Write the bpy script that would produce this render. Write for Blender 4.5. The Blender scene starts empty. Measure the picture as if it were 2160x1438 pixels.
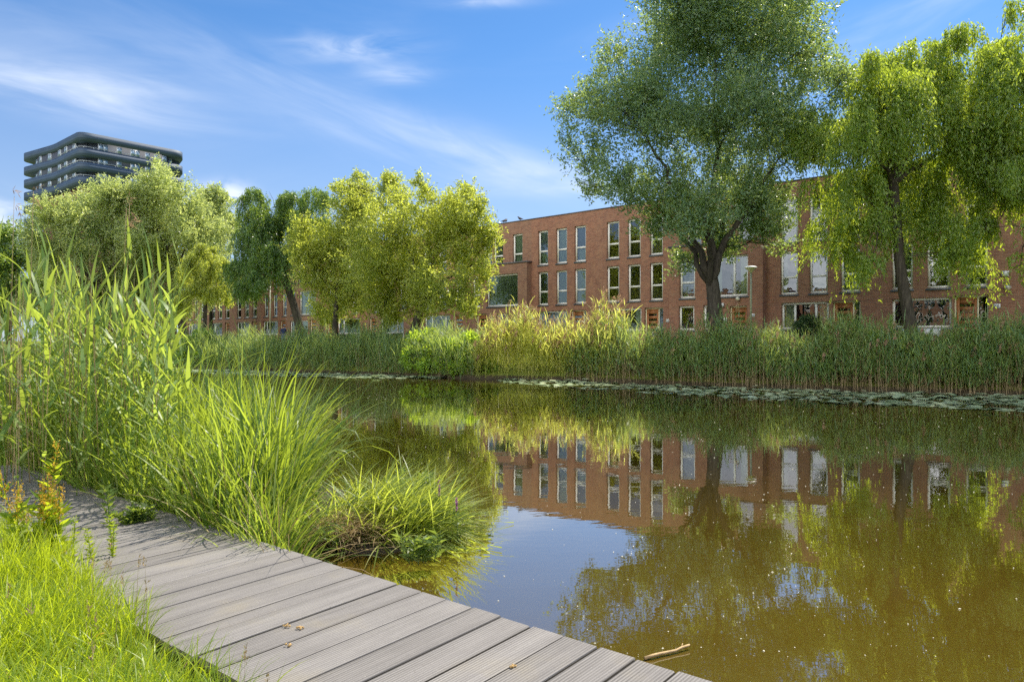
import bpy, math, random
import numpy as np
from mathutils import Vector, Matrix

# ------------------------------------------------------------------ camera, sky, sun
SC = bpy.context.scene
COL = SC.collection
rng = np.random.default_rng(7)
random.seed(7)
PI = math.pi
HC = 1.6                      # eye height above the water (water is z = 0)
G = 1.25                      # ground level on the far bank

cd = bpy.data.cameras.new("camera")
cam = bpy.data.objects.new("camera", cd)
COL.objects.link(cam)
cam.location = (0, 0, HC)
cam.rotation_euler = (PI / 2, 0, 0)
cd.sensor_width = 36.0
cd.lens = 25.0
cd.clip_start = 0.05
cd.clip_end = 3000
SC.camera = cam

SUN_AZ, SUN_EL = math.radians(38), math.radians(55)   # azimuth right of the view direction
sl = bpy.data.lights.new("sun", "SUN")
sl.energy = 5.0
sl.angle = math.radians(0.5)
sl.color = (1.0, 0.93, 0.80)
so = bpy.data.objects.new("sun", sl)
COL.objects.link(so)
sdir = Vector((math.sin(SUN_AZ) * math.cos(SUN_EL), math.cos(SUN_AZ) * math.cos(SUN_EL), math.sin(SUN_EL)))
so.rotation_euler = sdir.to_track_quat('Z', 'Y').to_euler()
so.location = (30, 40, 60)

SC.view_settings.view_transform = 'Standard'
SC.view_settings.look = 'None'
SC.view_settings.gamma = 1.0
SC.view_settings.exposure = 0.74
SC.cycles.max_bounces = 10
SC.cycles.transparent_max_bounces = 8
SC.cycles.transmission_bounces = 4
SC.cycles.diffuse_bounces = 6
SC.cycles.use_denoising = False
SC.cycles.caustics_reflective = False
SC.cycles.caustics_refractive = False
SC.cycles.sample_clamp_indirect = 6.0


class NT:
    """small helper for node trees"""
    def __init__(self, tree):
        self.t = tree
        self.n = tree.nodes
        self.l = tree.links

    def new(self, typ, **kw):
        nd = self.n.new(typ)
        for k, v in kw.items():
            setattr(nd, k, v)
        return nd

    def put(self, sock, v):
        if v is None:
            return
        if isinstance(v, bpy.types.NodeSocket):
            self.l.new(v, sock)
        else:
            if isinstance(v, (tuple, list)) and len(v) == 3 and len(sock.default_value) == 4:
                v = (*v, 1.0)
            sock.default_value = v

    def math(self, op, a, b=None, c=None, clamp=False):
        nd = self.new('ShaderNodeMath', operation=op)
        nd.use_clamp = clamp
        self.put(nd.inputs[0], a)
        self.put(nd.inputs[1], b)
        self.put(nd.inputs[2], c)
        return nd.outputs[0]

    def mix(self, f, a, b, mode='MIX'):
        nd = self.new('ShaderNodeMix', data_type='RGBA', blend_type=mode)
        self.put(nd.inputs[0], f)
        self.put(nd.inputs[6], a)
        self.put(nd.inputs[7], b)
        return nd.outputs[2]

    def noise(self, vec, scale, detail=3, rough=0.5, dist=0.0):
        nd = self.new('ShaderNodeTexNoise')
        self.put(nd.inputs['Vector'], vec)
        nd.inputs['Scale'].default_value = scale
        nd.inputs['Detail'].default_value = detail
        nd.inputs['Roughness'].default_value = rough
        nd.inputs['Distortion'].default_value = dist
        return nd.outputs['Fac']

    def ramp(self, f, stops):
        nd = self.new('ShaderNodeValToRGB')
        e = nd.color_ramp.elements
        e[0].position, e[0].color = stops[0][0], (*stops[0][1], 1)
        e[1].position, e[1].color = stops[-1][0], (*stops[-1][1], 1)
        for p, c in stops[1:-1]:
            x = e.new(p)
            x.color = (*c, 1)
        self.put(nd.inputs[0], f)
        return nd.outputs[0]

    def smooth(self, x, a, b):
        nd = self.new('ShaderNodeMapRange', interpolation_type='SMOOTHSTEP')
        self.put(nd.inputs[0], x)
        nd.inputs[1].default_value = a
        nd.inputs[2].default_value = b
        return nd.outputs[0]

    def xyz(self, v):
        nd = self.new('ShaderNodeSeparateXYZ')
        self.put(nd.inputs[0], v)
        return nd.outputs

    def comb(self, x, y, z):
        nd = self.new('ShaderNodeCombineXYZ')
        for i, v in enumerate((x, y, z)):
            self.put(nd.inputs[i], v)
        return nd.outputs[0]


# ---- world: Nishita sky with thin cirrus laid out in azimuth / elevation
W = bpy.data.worlds.new("World")
SC.world = W
W.use_nodes = True
w = NT(W.node_tree)
w.n.clear()
wout = w.new('ShaderNodeOutputWorld')
bg = w.new('ShaderNodeBackground')
bg.inputs[1].default_value = 0.15
w.l.new(bg.outputs[0], wout.inputs[0])
sky = w.new('ShaderNodeTexSky', sky_type='NISHITA')
sky.sun_disc = False
sky.sun_elevation = SUN_EL
sky.sun_rotation = SUN_AZ
sky.altitude = 0
sky.air_density = 1.0
sky.dust_density = 0.25
sky.ozone_density = 2.5
tc = w.new('ShaderNodeTexCoord')
vx, vy, vz = w.xyz(tc.outputs['Generated'])
az = w.math('ARCTAN2', vx, vy)
el = w.math('ARCSINE', vz)
skyc = w.mix(1.0, sky.outputs[0], (0.295, 0.478, 0.63), 'MULTIPLY')


def px_az_el(u, v):
    a = math.atan2(u - 1080, 1500)
    e = math.atan2(720 - v, math.hypot(1500, u - 1080))
    return a, e


def cloud_blob(u, v, hw, hh, rot, gain, nsc=(7, 34), lo=0.32, hi=0.85, seed=0.0):
    """a soft streak centred on a direction; hw, hh are half sizes in radians*1500"""
    a0, e0 = px_az_el(u, v)
    dx = w.math('SUBTRACT', az, a0)
    dy = w.math('SUBTRACT', el, e0)
    c, s = math.cos(rot), math.sin(rot)
    x = w.math('ADD', w.math('MULTIPLY', dx, c), w.math('MULTIPLY', dy, s))
    y = w.math('SUBTRACT', w.math('MULTIPLY', dy, c), w.math('MULTIPLY', dx, s))
    nv = w.comb(w.math('MULTIPLY', x, nsc[0]), w.math('MULTIPLY', y, nsc[1]), seed)
    n = w.noise(nv, 1.0, 6, 0.55, 0.6)
    xs = w.math('DIVIDE', x, hw / 1500)
    ys = w.math('DIVIDE', y, hh / 1500)
    r2 = w.math('ADD', w.math('MULTIPLY', xs, xs), w.math('MULTIPLY', ys, ys))
    g = w.math('POWER', 2.718, w.math('MULTIPLY', r2, -1.0))
    m = w.math('MULTIPLY', w.smooth(n, lo, hi), g)
    return w.math('MULTIPLY', m, gain)


blobs = [
    cloud_blob(140, 205, 240, 36, -0.03, 1.0, (5, 28), .25, .8, 1.1),
    cloud_blob(210, 175, 130, 22, 0.0, .75, (8, 36), .25, .8, 2.3),
    cloud_blob(60, 110, 300, 75, 0.0, .45, (4, 18), .25, .8, 3.3),
    cloud_blob(745, 102, 120, 26, 0.06, .85, (9, 40), .25, .75, 4.7),
    cloud_blob(835, 158, 75, 18, 0.05, .7, (9, 40), .25, .75, 5.7),
    cloud_blob(700, 235, 380, 55, -0.30, .5, (4, 22), .25, .8, 6.2),
    cloud_blob(1020, 325, 240, 38, -0.30, .8, (5, 26), .22, .8, 7.4),
    cloud_blob(1130, 370, 170, 32, -0.1, .6, (5, 26), .22, .8, 8.4),
    cloud_blob(1180, 402, 260, 14, 0.0, .5, (4, 30), .22, .8, 8.9),
    cloud_blob(1020, 2, 110, 12, 0.03, .8, (7, 36), .25, .8, 9.1),
    cloud_blob(1850, 70, 260, 45, 0.28, .5, (5, 24), .25, .8, 10.3),
    cloud_blob(1450, 30, 200, 30, 0.2, .3, (5, 24), .25, .8, 10.9),
    cloud_blob(480, 420, 42, 24, 0.0, 2.2, (28, 34), .40, .60, 11.3),
    cloud_blob(410, 415, 30, 16, 0.0, 2.0, (28, 34), .40, .60, 12.3),
    cloud_blob(10, 470, 70, 34, 0.0, 1.8, (18, 26), .36, .66, 13.3),
]
tot = blobs[0]
for b_ in blobs[1:]:
    tot = w.math('ADD', tot, b_)
# a faint veil everywhere else in the sky, also behind the camera
veil = w.smooth(w.noise(w.comb(w.math('MULTIPLY', az, 2.2), w.math('MULTIPLY', el, 9.0), 0.7), 1.0, 5, 0.6, 0.8), .45, .9)
tot = w.math('ADD', tot, w.math('MULTIPLY', veil, 0.12))
tot = w.math('MINIMUM', w.math('MULTIPLY', tot, .72), 1.0)
low = w.smooth(el, 0.42, 0.02)
skyc = w.mix(w.math('MULTIPLY', low, 0.50), skyc, (2.75, 2.75, 3.15))
skyc = w.mix(tot, skyc, (3.7, 4.1, 4.8))
# bright cloud bank added behind us, out of view, to light the shaded fronts
back_fill = w.smooth(w.math('ABSOLUTE', w.math('SUBTRACT', w.math('MODULO', w.math('ADD', az, 2 * PI + 2.75), 2 * PI), PI)), 2.2, 2.7)
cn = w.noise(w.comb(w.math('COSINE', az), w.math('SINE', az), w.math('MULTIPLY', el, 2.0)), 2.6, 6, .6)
bank = w.math('MULTIPLY', w.math('MULTIPLY', w.smooth(cn, .30, .52), back_fill), w.math('MULTIPLY', w.smooth(el, 1.25, .7), w.smooth(el, -.02, .06)))
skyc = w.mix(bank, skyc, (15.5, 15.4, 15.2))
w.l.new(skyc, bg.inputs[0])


# ------------------------------------------------------------------ mesh helpers
def link(o, parent=None):
    COL.objects.link(o)
    if parent is not None:
        o.parent = parent
    return o


def tag(o, label=None, cat=None, group=None, kind=None):
    if label:
        o['label'] = label
    if cat:
        o['category'] = cat
    if group:
        o['group'] = group
    if kind:
        o['kind'] = kind
    return o


def empty(name, loc, rz=0.0, label=None, cat=None, group=None):
    o = bpy.data.objects.new(name, None)
    o.location = loc
    o.rotation_euler = (0, 0, rz)
    o.empty_display_size = 0.3
    link(o)
    return tag(o, label, cat, group)


def mesh_np(name, verts, faces, mat, parent=None, smooth=False, loc=None):
    """verts (N,3); faces (M,k) int array with a constant k, or list of such arrays"""
    if not (isinstance(faces, list) and isinstance(faces[0], np.ndarray)):
        faces = [np.array(faces)]
    faces = [np.asarray(f, dtype=np.int32) for f in faces if len(f)]
    verts = np.asarray(verts, dtype=np.float32)
    me = bpy.data.meshes.new(name)
    me.vertices.add(len(verts))
    me.vertices.foreach_set('co', verts.ravel())
    tot_ = np.concatenate([np.full(len(f), f.shape[1], np.int32) for f in faces])
    loops = np.concatenate([f.ravel() for f in faces])
    me.loops.add(len(loops))
    me.loops.foreach_set('vertex_index', loops)
    me.polygons.add(len(tot_))
    start = np.concatenate([[0], np.cumsum(tot_)[:-1]]).astype(np.int32)
    me.polygons.foreach_set('loop_start', start)
    me.polygons.foreach_set('loop_total', tot_)
    if smooth:
        me.polygons.foreach_set('use_smooth', np.ones(len(tot_), dtype=bool))
    me.update(calc_edges=True)
    mats = mat if isinstance(mat, (list, tuple)) else [mat]
    for m in mats:
        me.materials.append(m)
    o = bpy.data.objects.new(name, me)
    if loc is not None:
        o.location = loc
    return link(o, parent)


class MB:
    """collects shapes into one mesh"""
    def __init__(self):
        self.v, self.f3, self.f4, self.n = [], [], [], 0

    def add(self, v, q=None, t=None):
        v = np.asarray(v, dtype=np.float64).reshape(-1, 3)
        if q is not None and len(q):
            self.f4.append(np.asarray(q, dtype=np.int64).reshape(-1, 4) + self.n)
        if t is not None and len(t):
            self.f3.append(np.asarray(t, dtype=np.int64).reshape(-1, 3) + self.n)
        self.v.append(v)
        self.n += len(v)
        return self

    def box(self, x0, x1, y0, y1, z0, z1, mtx=None):
        v = np.array([(x, y, z) for z in (z0, z1) for y in (y0, y1) for x in (x0, x1)], dtype=np.float64)
        if mtx is not None:
            v = v @ np.array(mtx.to_3x3()).T + np.array(mtx.translation)
        q = [(0, 2, 3, 1), (4, 5, 7, 6), (0, 1, 5, 4), (2, 6, 7, 3), (0, 4, 6, 2), (1, 3, 7, 5)]
        return self.add(v, q)

    def quad(self, a, b, c, d):
        return self.add([a, b, c, d], [(0, 1, 2, 3)])

    def tube(self, pts, rad, sides=8, caps=True):
        pts = np.asarray(pts, dtype=np.float64)
        n = len(pts)
        rad = np.broadcast_to(np.asarray(rad, dtype=np.float64), (n,))
        tan = np.gradient(pts, axis=0)
        tan /= np.linalg.norm(tan, axis=1, keepdims=True) + 1e-9
        ref = np.array([0.0, 0.0, 1.0]) if abs(tan[:, 2]).mean() < 0.8 else np.array([1.0, 0.0, 0.0])
        a = np.cross(tan, ref)
        a /= np.linalg.norm(a, axis=1, keepdims=True) + 1e-9
        b = np.cross(tan, a)
        th = np.arange(sides) * 2 * PI / sides
        ring = pts[:, None] + rad[:, None, None] * (a[:, None] * np.cos(th)[None, :, None] + b[:, None] * np.sin(th)[None, :, None])
        i = np.arange(n - 1)[:, None] * sides
        j = np.arange(sides)[None]
        k = (j + 1) % sides
        q = np.stack([i + j, i + k, i + sides + k, i + sides + j], -1).reshape(-1, 4)
        v = ring.reshape(-1, 3)
        t = []
        if caps:
            v = np.vstack([v, pts[0], pts[-1]])
            c0, c1 = n * sides, n * sides + 1
            t = [(c0, (m + 1) % sides, m) for m in range(sides)]
            t += [(c1, (n - 1) * sides + m, (n - 1) * sides + (m + 1) % sides) for m in range(sides)]
        return self.add(v, q, t)

    def lathe(self, prof, sides=16, c=(0, 0, 0)):
        prof = np.asarray(prof, dtype=np.float64)
        th = np.arange(sides) * 2 * PI / sides
        v = np.stack([prof[:, 0][:, None] * np.cos(th), prof[:, 0][:, None] * np.sin(th),
                      np.repeat(prof[:, 1][:, None], sides, 1)], -1).reshape(-1, 3) + np.array(c)
        i = np.arange(len(prof) - 1)[:, None] * sides
        j = np.arange(sides)[None]
        k = (j + 1) % sides
        return self.add(v, np.stack([i + j, i + k, i + sides + k, i + sides + j], -1).reshape(-1, 4))

    def build(self, name, mat, parent=None, smooth=False, loc=None):
        return mesh_np(name, np.vstack(self.v), [np.vstack(f) for f in (self.f4, self.f3) if f], mat, parent, smooth, loc)


def at(u, v, Y):
    return np.array([(u - 1080) / 1500 * Y, Y, HC - (v - 720) / 1500 * Y])


def on_level(u, v, z):
    Y = 1500 * (HC - z) / (v - 720)
    return np.array([(u - 1080) / 1500 * Y, Y, z])


def norm(a):
    return a / (np.linalg.norm(a, axis=-1, keepdims=True) + 1e-9)


def rand_dir(n):
    return norm(rng.normal(size=(n, 3)))


def leaf_quads(P, D, L, Wd, cup=0.15):
    """one pointed leaf (rhombus) per point"""
    n = len(P)
    D = norm(D)
    S = norm(np.cross(D, rand_dir(n)))
    N = np.cross(S, D)
    L = np.broadcast_to(L, (n,))[:, None]
    Wd = np.broadcast_to(Wd, (n,))[:, None]
    mid = P + D * L * 0.42 - N * Wd * cup
    v = np.stack([P, mid + S * Wd * 0.5, P + D * L, mid - S * Wd * 0.5], 1)
    return v.reshape(-1, 3), np.arange(n * 4, dtype=np.int32).reshape(-1, 4)


def blades(B, heading, L, Wd, th0, bend, K=5, prof='grass', power=1.4, twist=0.6):
    """long leaves: B base points, heading azimuth, th0 first angle from the vertical, bend added along it"""
    n = len(B)
    L = np.broadcast_to(L, (n,))
    Wd = np.broadcast_to(Wd, (n,))
    th0 = np.broadcast_to(th0, (n,))
    bend = np.broadcast_to(bend, (n,))
    H = np.stack([np.cos(heading), np.sin(heading), np.zeros(n)], -1)
    tw = heading + PI / 2 + rng.uniform(-twist, twist, n)
    S0 = np.stack([np.cos(tw), np.sin(tw), np.zeros(n)], -1)
    c = B.copy()
    out = []
    for j in range(K + 1):
        t = j / K
        if prof == 'grass':
            wd = Wd * (1 - t) ** 0.6 * (0.75 + 0.25 * min(1, t * 5)) + Wd * 0.02
        elif prof == 'strap':
            wd = Wd * min(1.0, (1 - t) * 2.2 + .03)
        else:
            wd = Wd * (0.25 + 0.75 * math.sin(min(1, t / .32) * PI / 2)) * (1 - max(0, (t - .3) / .7)) ** 0.9 + Wd * .02
        th = th0 + bend * t ** power
        d = np.cos(th)[:, None] * np.array([0, 0, 1.0]) + np.sin(th)[:, None] * H
        S = norm(S0 - d * (S0 * d).sum(1, keepdims=True))
        out.append(np.stack([c - S * wd[:, None] / 2, c + S * wd[:, None] / 2], 1))
        c = c + d * (L / K)[:, None]
    V = np.stack(out, 1)                                      # n, K+1, 2, 3
    base = (np.arange(n) * (K + 1) * 2)[:, None]
    jj = np.arange(K)[None] * 2
    q = np.stack([base + jj, base + jj + 1, base + jj + 3, base + jj + 2], -1).reshape(-1, 4)
    return V.reshape(-1, 3), q


def join(parts):
    vs, fs, n = [], [], 0
    for v, f in parts:
        vs.append(v)
        fs.append(np.asarray(f) + n)
        n += len(v)
    return np.vstack(vs), np.vstack(fs)


# ------------------------------------------------------------------ materials
def new_mat(name):
    m = bpy.data.materials.new(name)
    m.use_nodes = True
    t = NT(m.node_tree)
    t.n.clear()
    out = t.new('ShaderNodeOutputMaterial')
    return m, t, out


def principled(t, col, rough=0.6, spec=0.5, metal=0.0, bump=None, bstr=0.3, bdist=0.02):
    p = t.new('ShaderNodeBsdfPrincipled')
    t.put(p.inputs['Base Color'], col)
    t.put(p.inputs['Roughness'], rough)
    p.inputs['Specular IOR Level'].default_value = spec
    p.inputs['Metallic'].default_value = metal
    if bump is not None:
        b = t.new('ShaderNodeBump')
        b.inputs['Strength'].default_value = bstr
        b.inputs['Distance'].default_value = bdist
        t.put(b.inputs['Height'], bump)
        t.l.new(b.outputs[0], p.inputs['Normal'])
    return p


def plain(name, col, rough=0.6, spec=0.4, metal=0.0, var=0.15, vscale=3.0, bstr=0.1):
    """a paint / stone / metal with uneven tone and a fine surface"""
    m, t, out = new_mat(name)
    tcx = t.new('ShaderNodeTexCoord').outputs['Object']
    n = t.noise(tcx, vscale, 5, 0.6)
    dk = tuple(c * (1 - var) for c in col)
    lt = tuple(min(1, c * (1 + var)) for c in col)
    c = t.ramp(n, [(0.3, dk), (0.7, lt)])
    p = principled(t, c, rough, spec, metal, t.noise(tcx, vscale * 14, 3, .6), bstr, 0.01)
    t.l.new(p.outputs[0], out.inputs[0])
    return m


def leaf_mat(name, stops, tcol, trans=0.45, rough=0.5, spec=0.35, clump=0.6, hue=0.5):
    m, t, out = new_mat(name)
    geo = t.new('ShaderNodeNewGeometry')
    rnd = geo.outputs['Random Per Island']
    n = t.noise(geo.outputs['Position'], clump, 2, .5)
    f = t.math('ADD', t.math('MULTIPLY', rnd, 1 - hue), t.math('MULTIPLY', n, hue))
    c = t.ramp(f, stops)
    p = principled(t, c, rough, spec)
    tr = t.new('ShaderNodeBsdfTranslucent')
    k = t.math('ADD', 0.7, t.math('MULTIPLY', rnd, 0.6))
    sc = t.new('ShaderNodeVectorMath', operation='SCALE')
    sc.inputs[0].default_value = tcol
    t.put(sc.inputs[3], k)
    t.l.new(sc.outputs[0], tr.inputs[0])
    mx = t.new('ShaderNodeMixShader')
    mx.inputs[0].default_value = trans
    t.l.new(p.outputs[0], mx.inputs[1])
    t.l.new(tr.outputs[0], mx.inputs[2])
    t.l.new(mx.outputs[0], out.inputs[0])
    return m


M = {}
M['willow_grey'] = leaf_mat('willow_grey_leaf', [(0.2, (0.06, 0.12, 0.08)), (0.5, (0.11, 0.195, 0.115)), (0.8, (0.19, 0.27, 0.14))], (0.44, 0.56, 0.1), .46, .40, .5, 1.0)
M['willow_yellow'] = leaf_mat('willow_yellow_leaf', [(0.2, (0.06, 0.13, 0.035)), (0.5, (0.12, 0.2, 0.05)), (0.8, (0.22, 0.27, 0.08))], (0.6, 0.72, 0.05), .52, .40, .45, 1.1, .4)
M['tree_yellow'] = leaf_mat('tree_yellow_leaf', [(0.2, (0.12, 0.18, 0.04)), (0.5, (0.2, 0.25, 0.06)), (0.8, (0.32, 0.32, 0.1))], (0.76, 0.82, 0.1), .50, .42, .4, 1.1)
M['willow_dark'] = leaf_mat('willow_dark_leaf', [(0.2, (0.045, 0.1, 0.03)), (0.5, (0.08, 0.16, 0.05)), (0.8, (0.14, 0.21, 0.06))], (0.38, 0.52, 0.05), .45, .40, .5)
M['willow_silver'] = leaf_mat('willow_silver_leaf', [(0.2, (0.16, 0.23, 0.1)), (0.5, (0.26, 0.32, 0.15)), (0.8, (0.36, 0.4, 0.22))], (0.76, 0.84, 0.22), .48, .40, .5)
M['bush'] = leaf_mat('bush_leaf', [(0.2, (0.09, 0.18, 0.03)), (0.5, (0.16, 0.27, 0.05)), (0.8, (0.25, 0.33, 0.08))], (0.72, 0.9, 0.06), .50, .42, .45)
M['bush_dark'] = leaf_mat('bush_dark_leaf', [(0.2, (0.035, 0.075, 0.035)), (0.5, (0.065, 0.12, 0.05)), (0.8, (0.11, 0.16, 0.07))], (0.26, 0.34, 0.06), .38, .4, .5)
M['reed'] = leaf_mat('reed_leaf', [(0.2, (0.08, 0.165, 0.08)), (0.5, (0.15, 0.25, 0.11)), (0.8, (0.27, 0.32, 0.12))], (0.52, 0.62, 0.12), .48, .45, .4, .9)
M['reed_tan'] = leaf_mat('reed_tan_stalk', [(.2, (.16, .12, .06)), (.5, (.25, .19, .10)), (.8, (.33, .26, .15))], (.30, .24, .10), .25, .6, .3)
M['reed_gold'] = leaf_mat('reed_gold_leaf', [(0.2, (0.2, 0.27, 0.06)), (0.5, (0.34, 0.36, 0.1)), (0.8, (0.5, 0.43, 0.18))], (0.84, 0.86, 0.16), .50, .5, .4)
M['plume'] = leaf_mat('reed_plume', [(.2, (.22, .13, .08)), (.5, (.33, .21, .14)), (.8, (.45, .31, .21))], (.5, .32, .18), .40, .8, .1)
M['reed_near'] = leaf_mat('reed_near_leaf', [(0.15, (0.07, 0.15, 0.03)), (0.5, (0.14, 0.23, 0.055)), (0.85, (0.29, 0.35, 0.12))], (0.54, 0.66, 0.08), .45, .46, .45, 2.0, .35)
M['sedge'] = leaf_mat('sedge_leaf', [(0.12, (0.03, 0.085, 0.014)), (0.5, (0.105, 0.19, 0.03)), (0.85, (0.29, 0.33, 0.1))], (0.52, 0.64, 0.05), .42, .42, .45, 1.5, .3)
M['sedge_pale'] = leaf_mat('sedge_pale_leaf', [(.12, (.07, .13, .02)), (.5, (.17, .24, .05)), (.85, (.36, .38, .14))], (.66, .74, .08), .45, .42, .45, 2.0, .3)
M['grass'] = leaf_mat('grass_leaf', [(0.12, (0.085, 0.165, 0.01)), (0.5, (0.17, 0.25, 0.018)), (0.88, (0.32, 0.35, 0.04))], (0.68, 0.8, 0.03), .46, .40, .4, 2.5, .35)
M['dry'] = leaf_mat('dry_stalk', [(.15, (.22, .15, .07)), (.5, (.36, .26, .13)), (.85, (.5, .40, .24))], (.36, .26, .10), .22, .6, .3)
M['dock'] = leaf_mat('dock_leaf', [(0.15, (0.09, 0.18, 0.02)), (0.5, (0.18, 0.27, 0.025)), (0.85, (0.32, 0.33, 0.04))], (0.66, 0.78, 0.03), .48, .5, .3, 6.0, .3)
M['dock_seed'] = leaf_mat('dock_seed_leaf', [(0.15, (0.4, 0.22, 0.03)), (0.5, (0.52, 0.32, 0.04)), (0.85, (0.56, 0.42, 0.06))], (0.85, 0.52, 0.04), .4, .6, .3, 6.0, .3)
M['herb'] = leaf_mat('herb_leaf', [(.15, (.06, .11, .02)), (.5, (.10, .17, .035)), (.85, (.16, .22, .07))], (.40, .5, .06), .42, .4, .5, 4.0)
M['purple'] = leaf_mat('purple_petal', [(.15, (.28, .08, .26)), (.5, (.40, .14, .38)), (.85, (.52, .24, .48))], (.55, .18, .5), .4, .6, .3, 6.0)
M['pad'] = leaf_mat('pad_leaf', [(0.2, (0.2, 0.28, 0.15)), (0.5, (0.34, 0.42, 0.25)), (0.8, (0.55, 0.58, 0.36))], (0.2, 0.25, 0.03), .10, .25, .6, 1.0)
M['fluff'] = plain('seed_fluff', (.60, .57, .46), .9, .1)
M['seed'] = plain('seed_husk', (.50, .33, .14), .8, .2, 0, .4, 60)
M['frame'] = plain('white_frame', (.82, .80, .72), .45, .4, 0, .06, 2)
M['cream'] = plain('cream_frame', (.66, .60, .38), .45, .4, 0, .06, 2)
M['sill'] = plain('stone_sill', (.14, .15, .16), .6, .4)
M['coping'] = plain('roof_coping', (.12, .11, .11), .5, .4)
M['inside'] = plain('room_plaster', (.22, .21, .19), .9, .1)
M['curtain'] = plain('curtain_cloth', (.58, .66, .50), .9, .1, 0, .12, 5)
M['blind'] = plain('roller_blind', (.30, .33, .37), .8, .2, 0, .05, 2)
M['slat'] = plain('blind_slat', (.52, .52, .46), .7, .2, 0, .05, 2)
M['slat_dark'] = plain('dark_blind_slat', (.16, .17, .20), .7, .2, 0, .05, 2)
M['door'] = plain('door_wood', (.34, .135, .045), .5, .4, 0, .25, 4)
M['metal'] = plain('pale_metal', (.55, .53, .46), .4, .5, .3, .1, 3)
M['post'] = plain('lamp_post_paint', (.42, .42, .30), .5, .4, 0, .12, 3)
M['lamp'] = plain('lamp_opal', (.80, .74, .56), .35, .5, 0, .05, 2)
M['white'] = plain('white_plastic', (.75, .75, .72), .5, .4, 0, .05, 3)
M['black'] = plain('black_digit', (.02, .02, .02), .6, .3)
M['tower_band'] = None
M['bird'] = plain('bird_feather', (.05, .05, .06), .7, .3)
M['jacket'] = plain('blue_jacket', (.03, .045, .11), .8, .2)
M['jeans'] = plain('jeans_cloth', (.10, .16, .26), .9, .1)
M['skin'] = plain('skin', (.50, .32, .24), .6, .3)
M['hair'] = plain('dark_hair', (.03, .02, .02), .6, .3)
M['stick'] = plain('bleached_stick', (.48, .33, .16), .7, .3, 0, .3, 20)
M['log'] = plain('sunken_timber', (.36, .24, .05), .8, .2, 0, .35, 4)


def mat_bark():
    m, t, out = new_mat('bark')
    tcx = t.new('ShaderNodeTexCoord').outputs['Object']
    mp = t.new('ShaderNodeMapping')
    mp.inputs['Scale'].default_value = (7, 7, 1.3)
    t.l.new(tcx, mp.inputs[0])
    n = t.noise(mp.outputs[0], 2.0, 6, .65, .6)
    c = t.ramp(n, [(.3, (.02, .018, .014)), (.52, (.055, .048, .036)), (.75, (.10, .09, .068))])
    p = principled(t, c, .85, .2, 0, n, 0.9, 0.06)
    t.l.new(p.outputs[0], out.inputs[0])
    return m


M['bark'] = mat_bark()


def mat_brick(name, base, dark, pale, mortar, scale=1.0):
    m, t, out = new_mat(name)
    x, y, z = t.xyz(t.new('ShaderNodeTexCoord').outputs['Object'])
    vec = t.comb(t.math('ADD', x, y), z, 0)
    bt = t.new('ShaderNodeTexBrick')
    t.l.new(vec, bt.inputs['Vector'])
    bt.inputs['Scale'].default_value = scale
    bt.inputs['Brick Width'].default_value = .22
    bt.inputs['Row Height'].default_value = .067
    bt.inputs['Mortar Size'].default_value = .007
    bt.inputs['Mortar Smooth'].default_value = .3
    bt.inputs['Bias'].default_value = -.1
    bt.inputs['Color1'].default_value = (*base, 1)
    bt.inputs['Color2'].default_value = (*dark, 1)
    bt.inputs['Mortar'].default_value = (*mortar, 1)
    n = t.noise(vec, 1.1, 5, .65)
    # single courses of paler and darker bricks
    n2 = t.noise(t.comb(t.math('MULTIPLY', x, 2.2), t.math('MULTIPLY', z, 14), 3.1), 1.0, 3, .7)
    c = t.mix(t.math('MULTIPLY', t.smooth(n, .4, .75), .45), bt.outputs[0], pale)
    c = t.mix(t.math('MULTIPLY', t.smooth(n2, .52, .75), .5), c, dark)
    # rain streaks under the coping and sills
    n3 = t.noise(t.comb(t.math('MULTIPLY', x, 1.7), t.math('MULTIPLY', z, .35), 7.7), 1.0, 4, .6)
    c = t.mix(t.math('MULTIPLY', t.smooth(n3, .55, .8), .35), c, tuple(k * .45 for k in dark))
    ob = t.new('ShaderNodeObjectInfo').outputs['Random']
    c = t.mix(.55, c, t.mix(ob, (1.0, .82, .74), (.74, .92, .90)), 'MULTIPLY')
    c = t.mix(1.0, c, (.97, 1.05, 1.08), 'MULTIPLY')
    p = principled(t, c, .85, .2, 0, bt.outputs['Fac'], -.4, 0.01)
    t.l.new(p.outputs[0], out.inputs[0])
    return m


M['brick'] = mat_brick('house_brick', (.37, .150, .088), (.22, .085, .055), (.44, .245, .145), (.36, .27, .20))
M['brick_tower'] = mat_brick('tower_brick', (.20, .065, .045), (.13, .045, .035), (.24, .085, .06), (.12, .08, .07))


def mat_pane(name, ior, tint, body=.0, bodycol=(.05, .06, .07)):
    m, t, out = new_mat(name)
    fr = t.new('ShaderNodeFresnel')
    fr.inputs[0].default_value = ior
    gl = t.new('ShaderNodeBsdfGlossy')
    gl.inputs['Roughness'].default_value = .015
    gl.inputs['Color'].default_value = (.95, .97, 1, 1)
    tcx = t.new('ShaderNodeTexCoord').outputs['Object']
    b = t.new('ShaderNodeBump')
    b.inputs['Strength'].default_value = .10
    b.inputs['Distance'].default_value = .05
    t.put(b.inputs['Height'], t.noise(tcx, 1.3, 2, .5))
    t.l.new(b.outputs[0], gl.inputs['Normal'])
    tr = t.new('ShaderNodeBsdfTransparent')
    tr.inputs[0].default_value = (*tint, 1)
    mx = t.new('ShaderNodeMixShader')
    t.l.new(fr.outputs[0], mx.inputs[0])
    t.l.new(tr.outputs[0], mx.inputs[1])
    t.l.new(gl.outputs[0], mx.inputs[2])
    t.l.new(mx.outputs[0], out.inputs[0])
    return m


M['pane'] = mat_pane('window_glass', 2.3, (.80, .90, .86))


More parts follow.
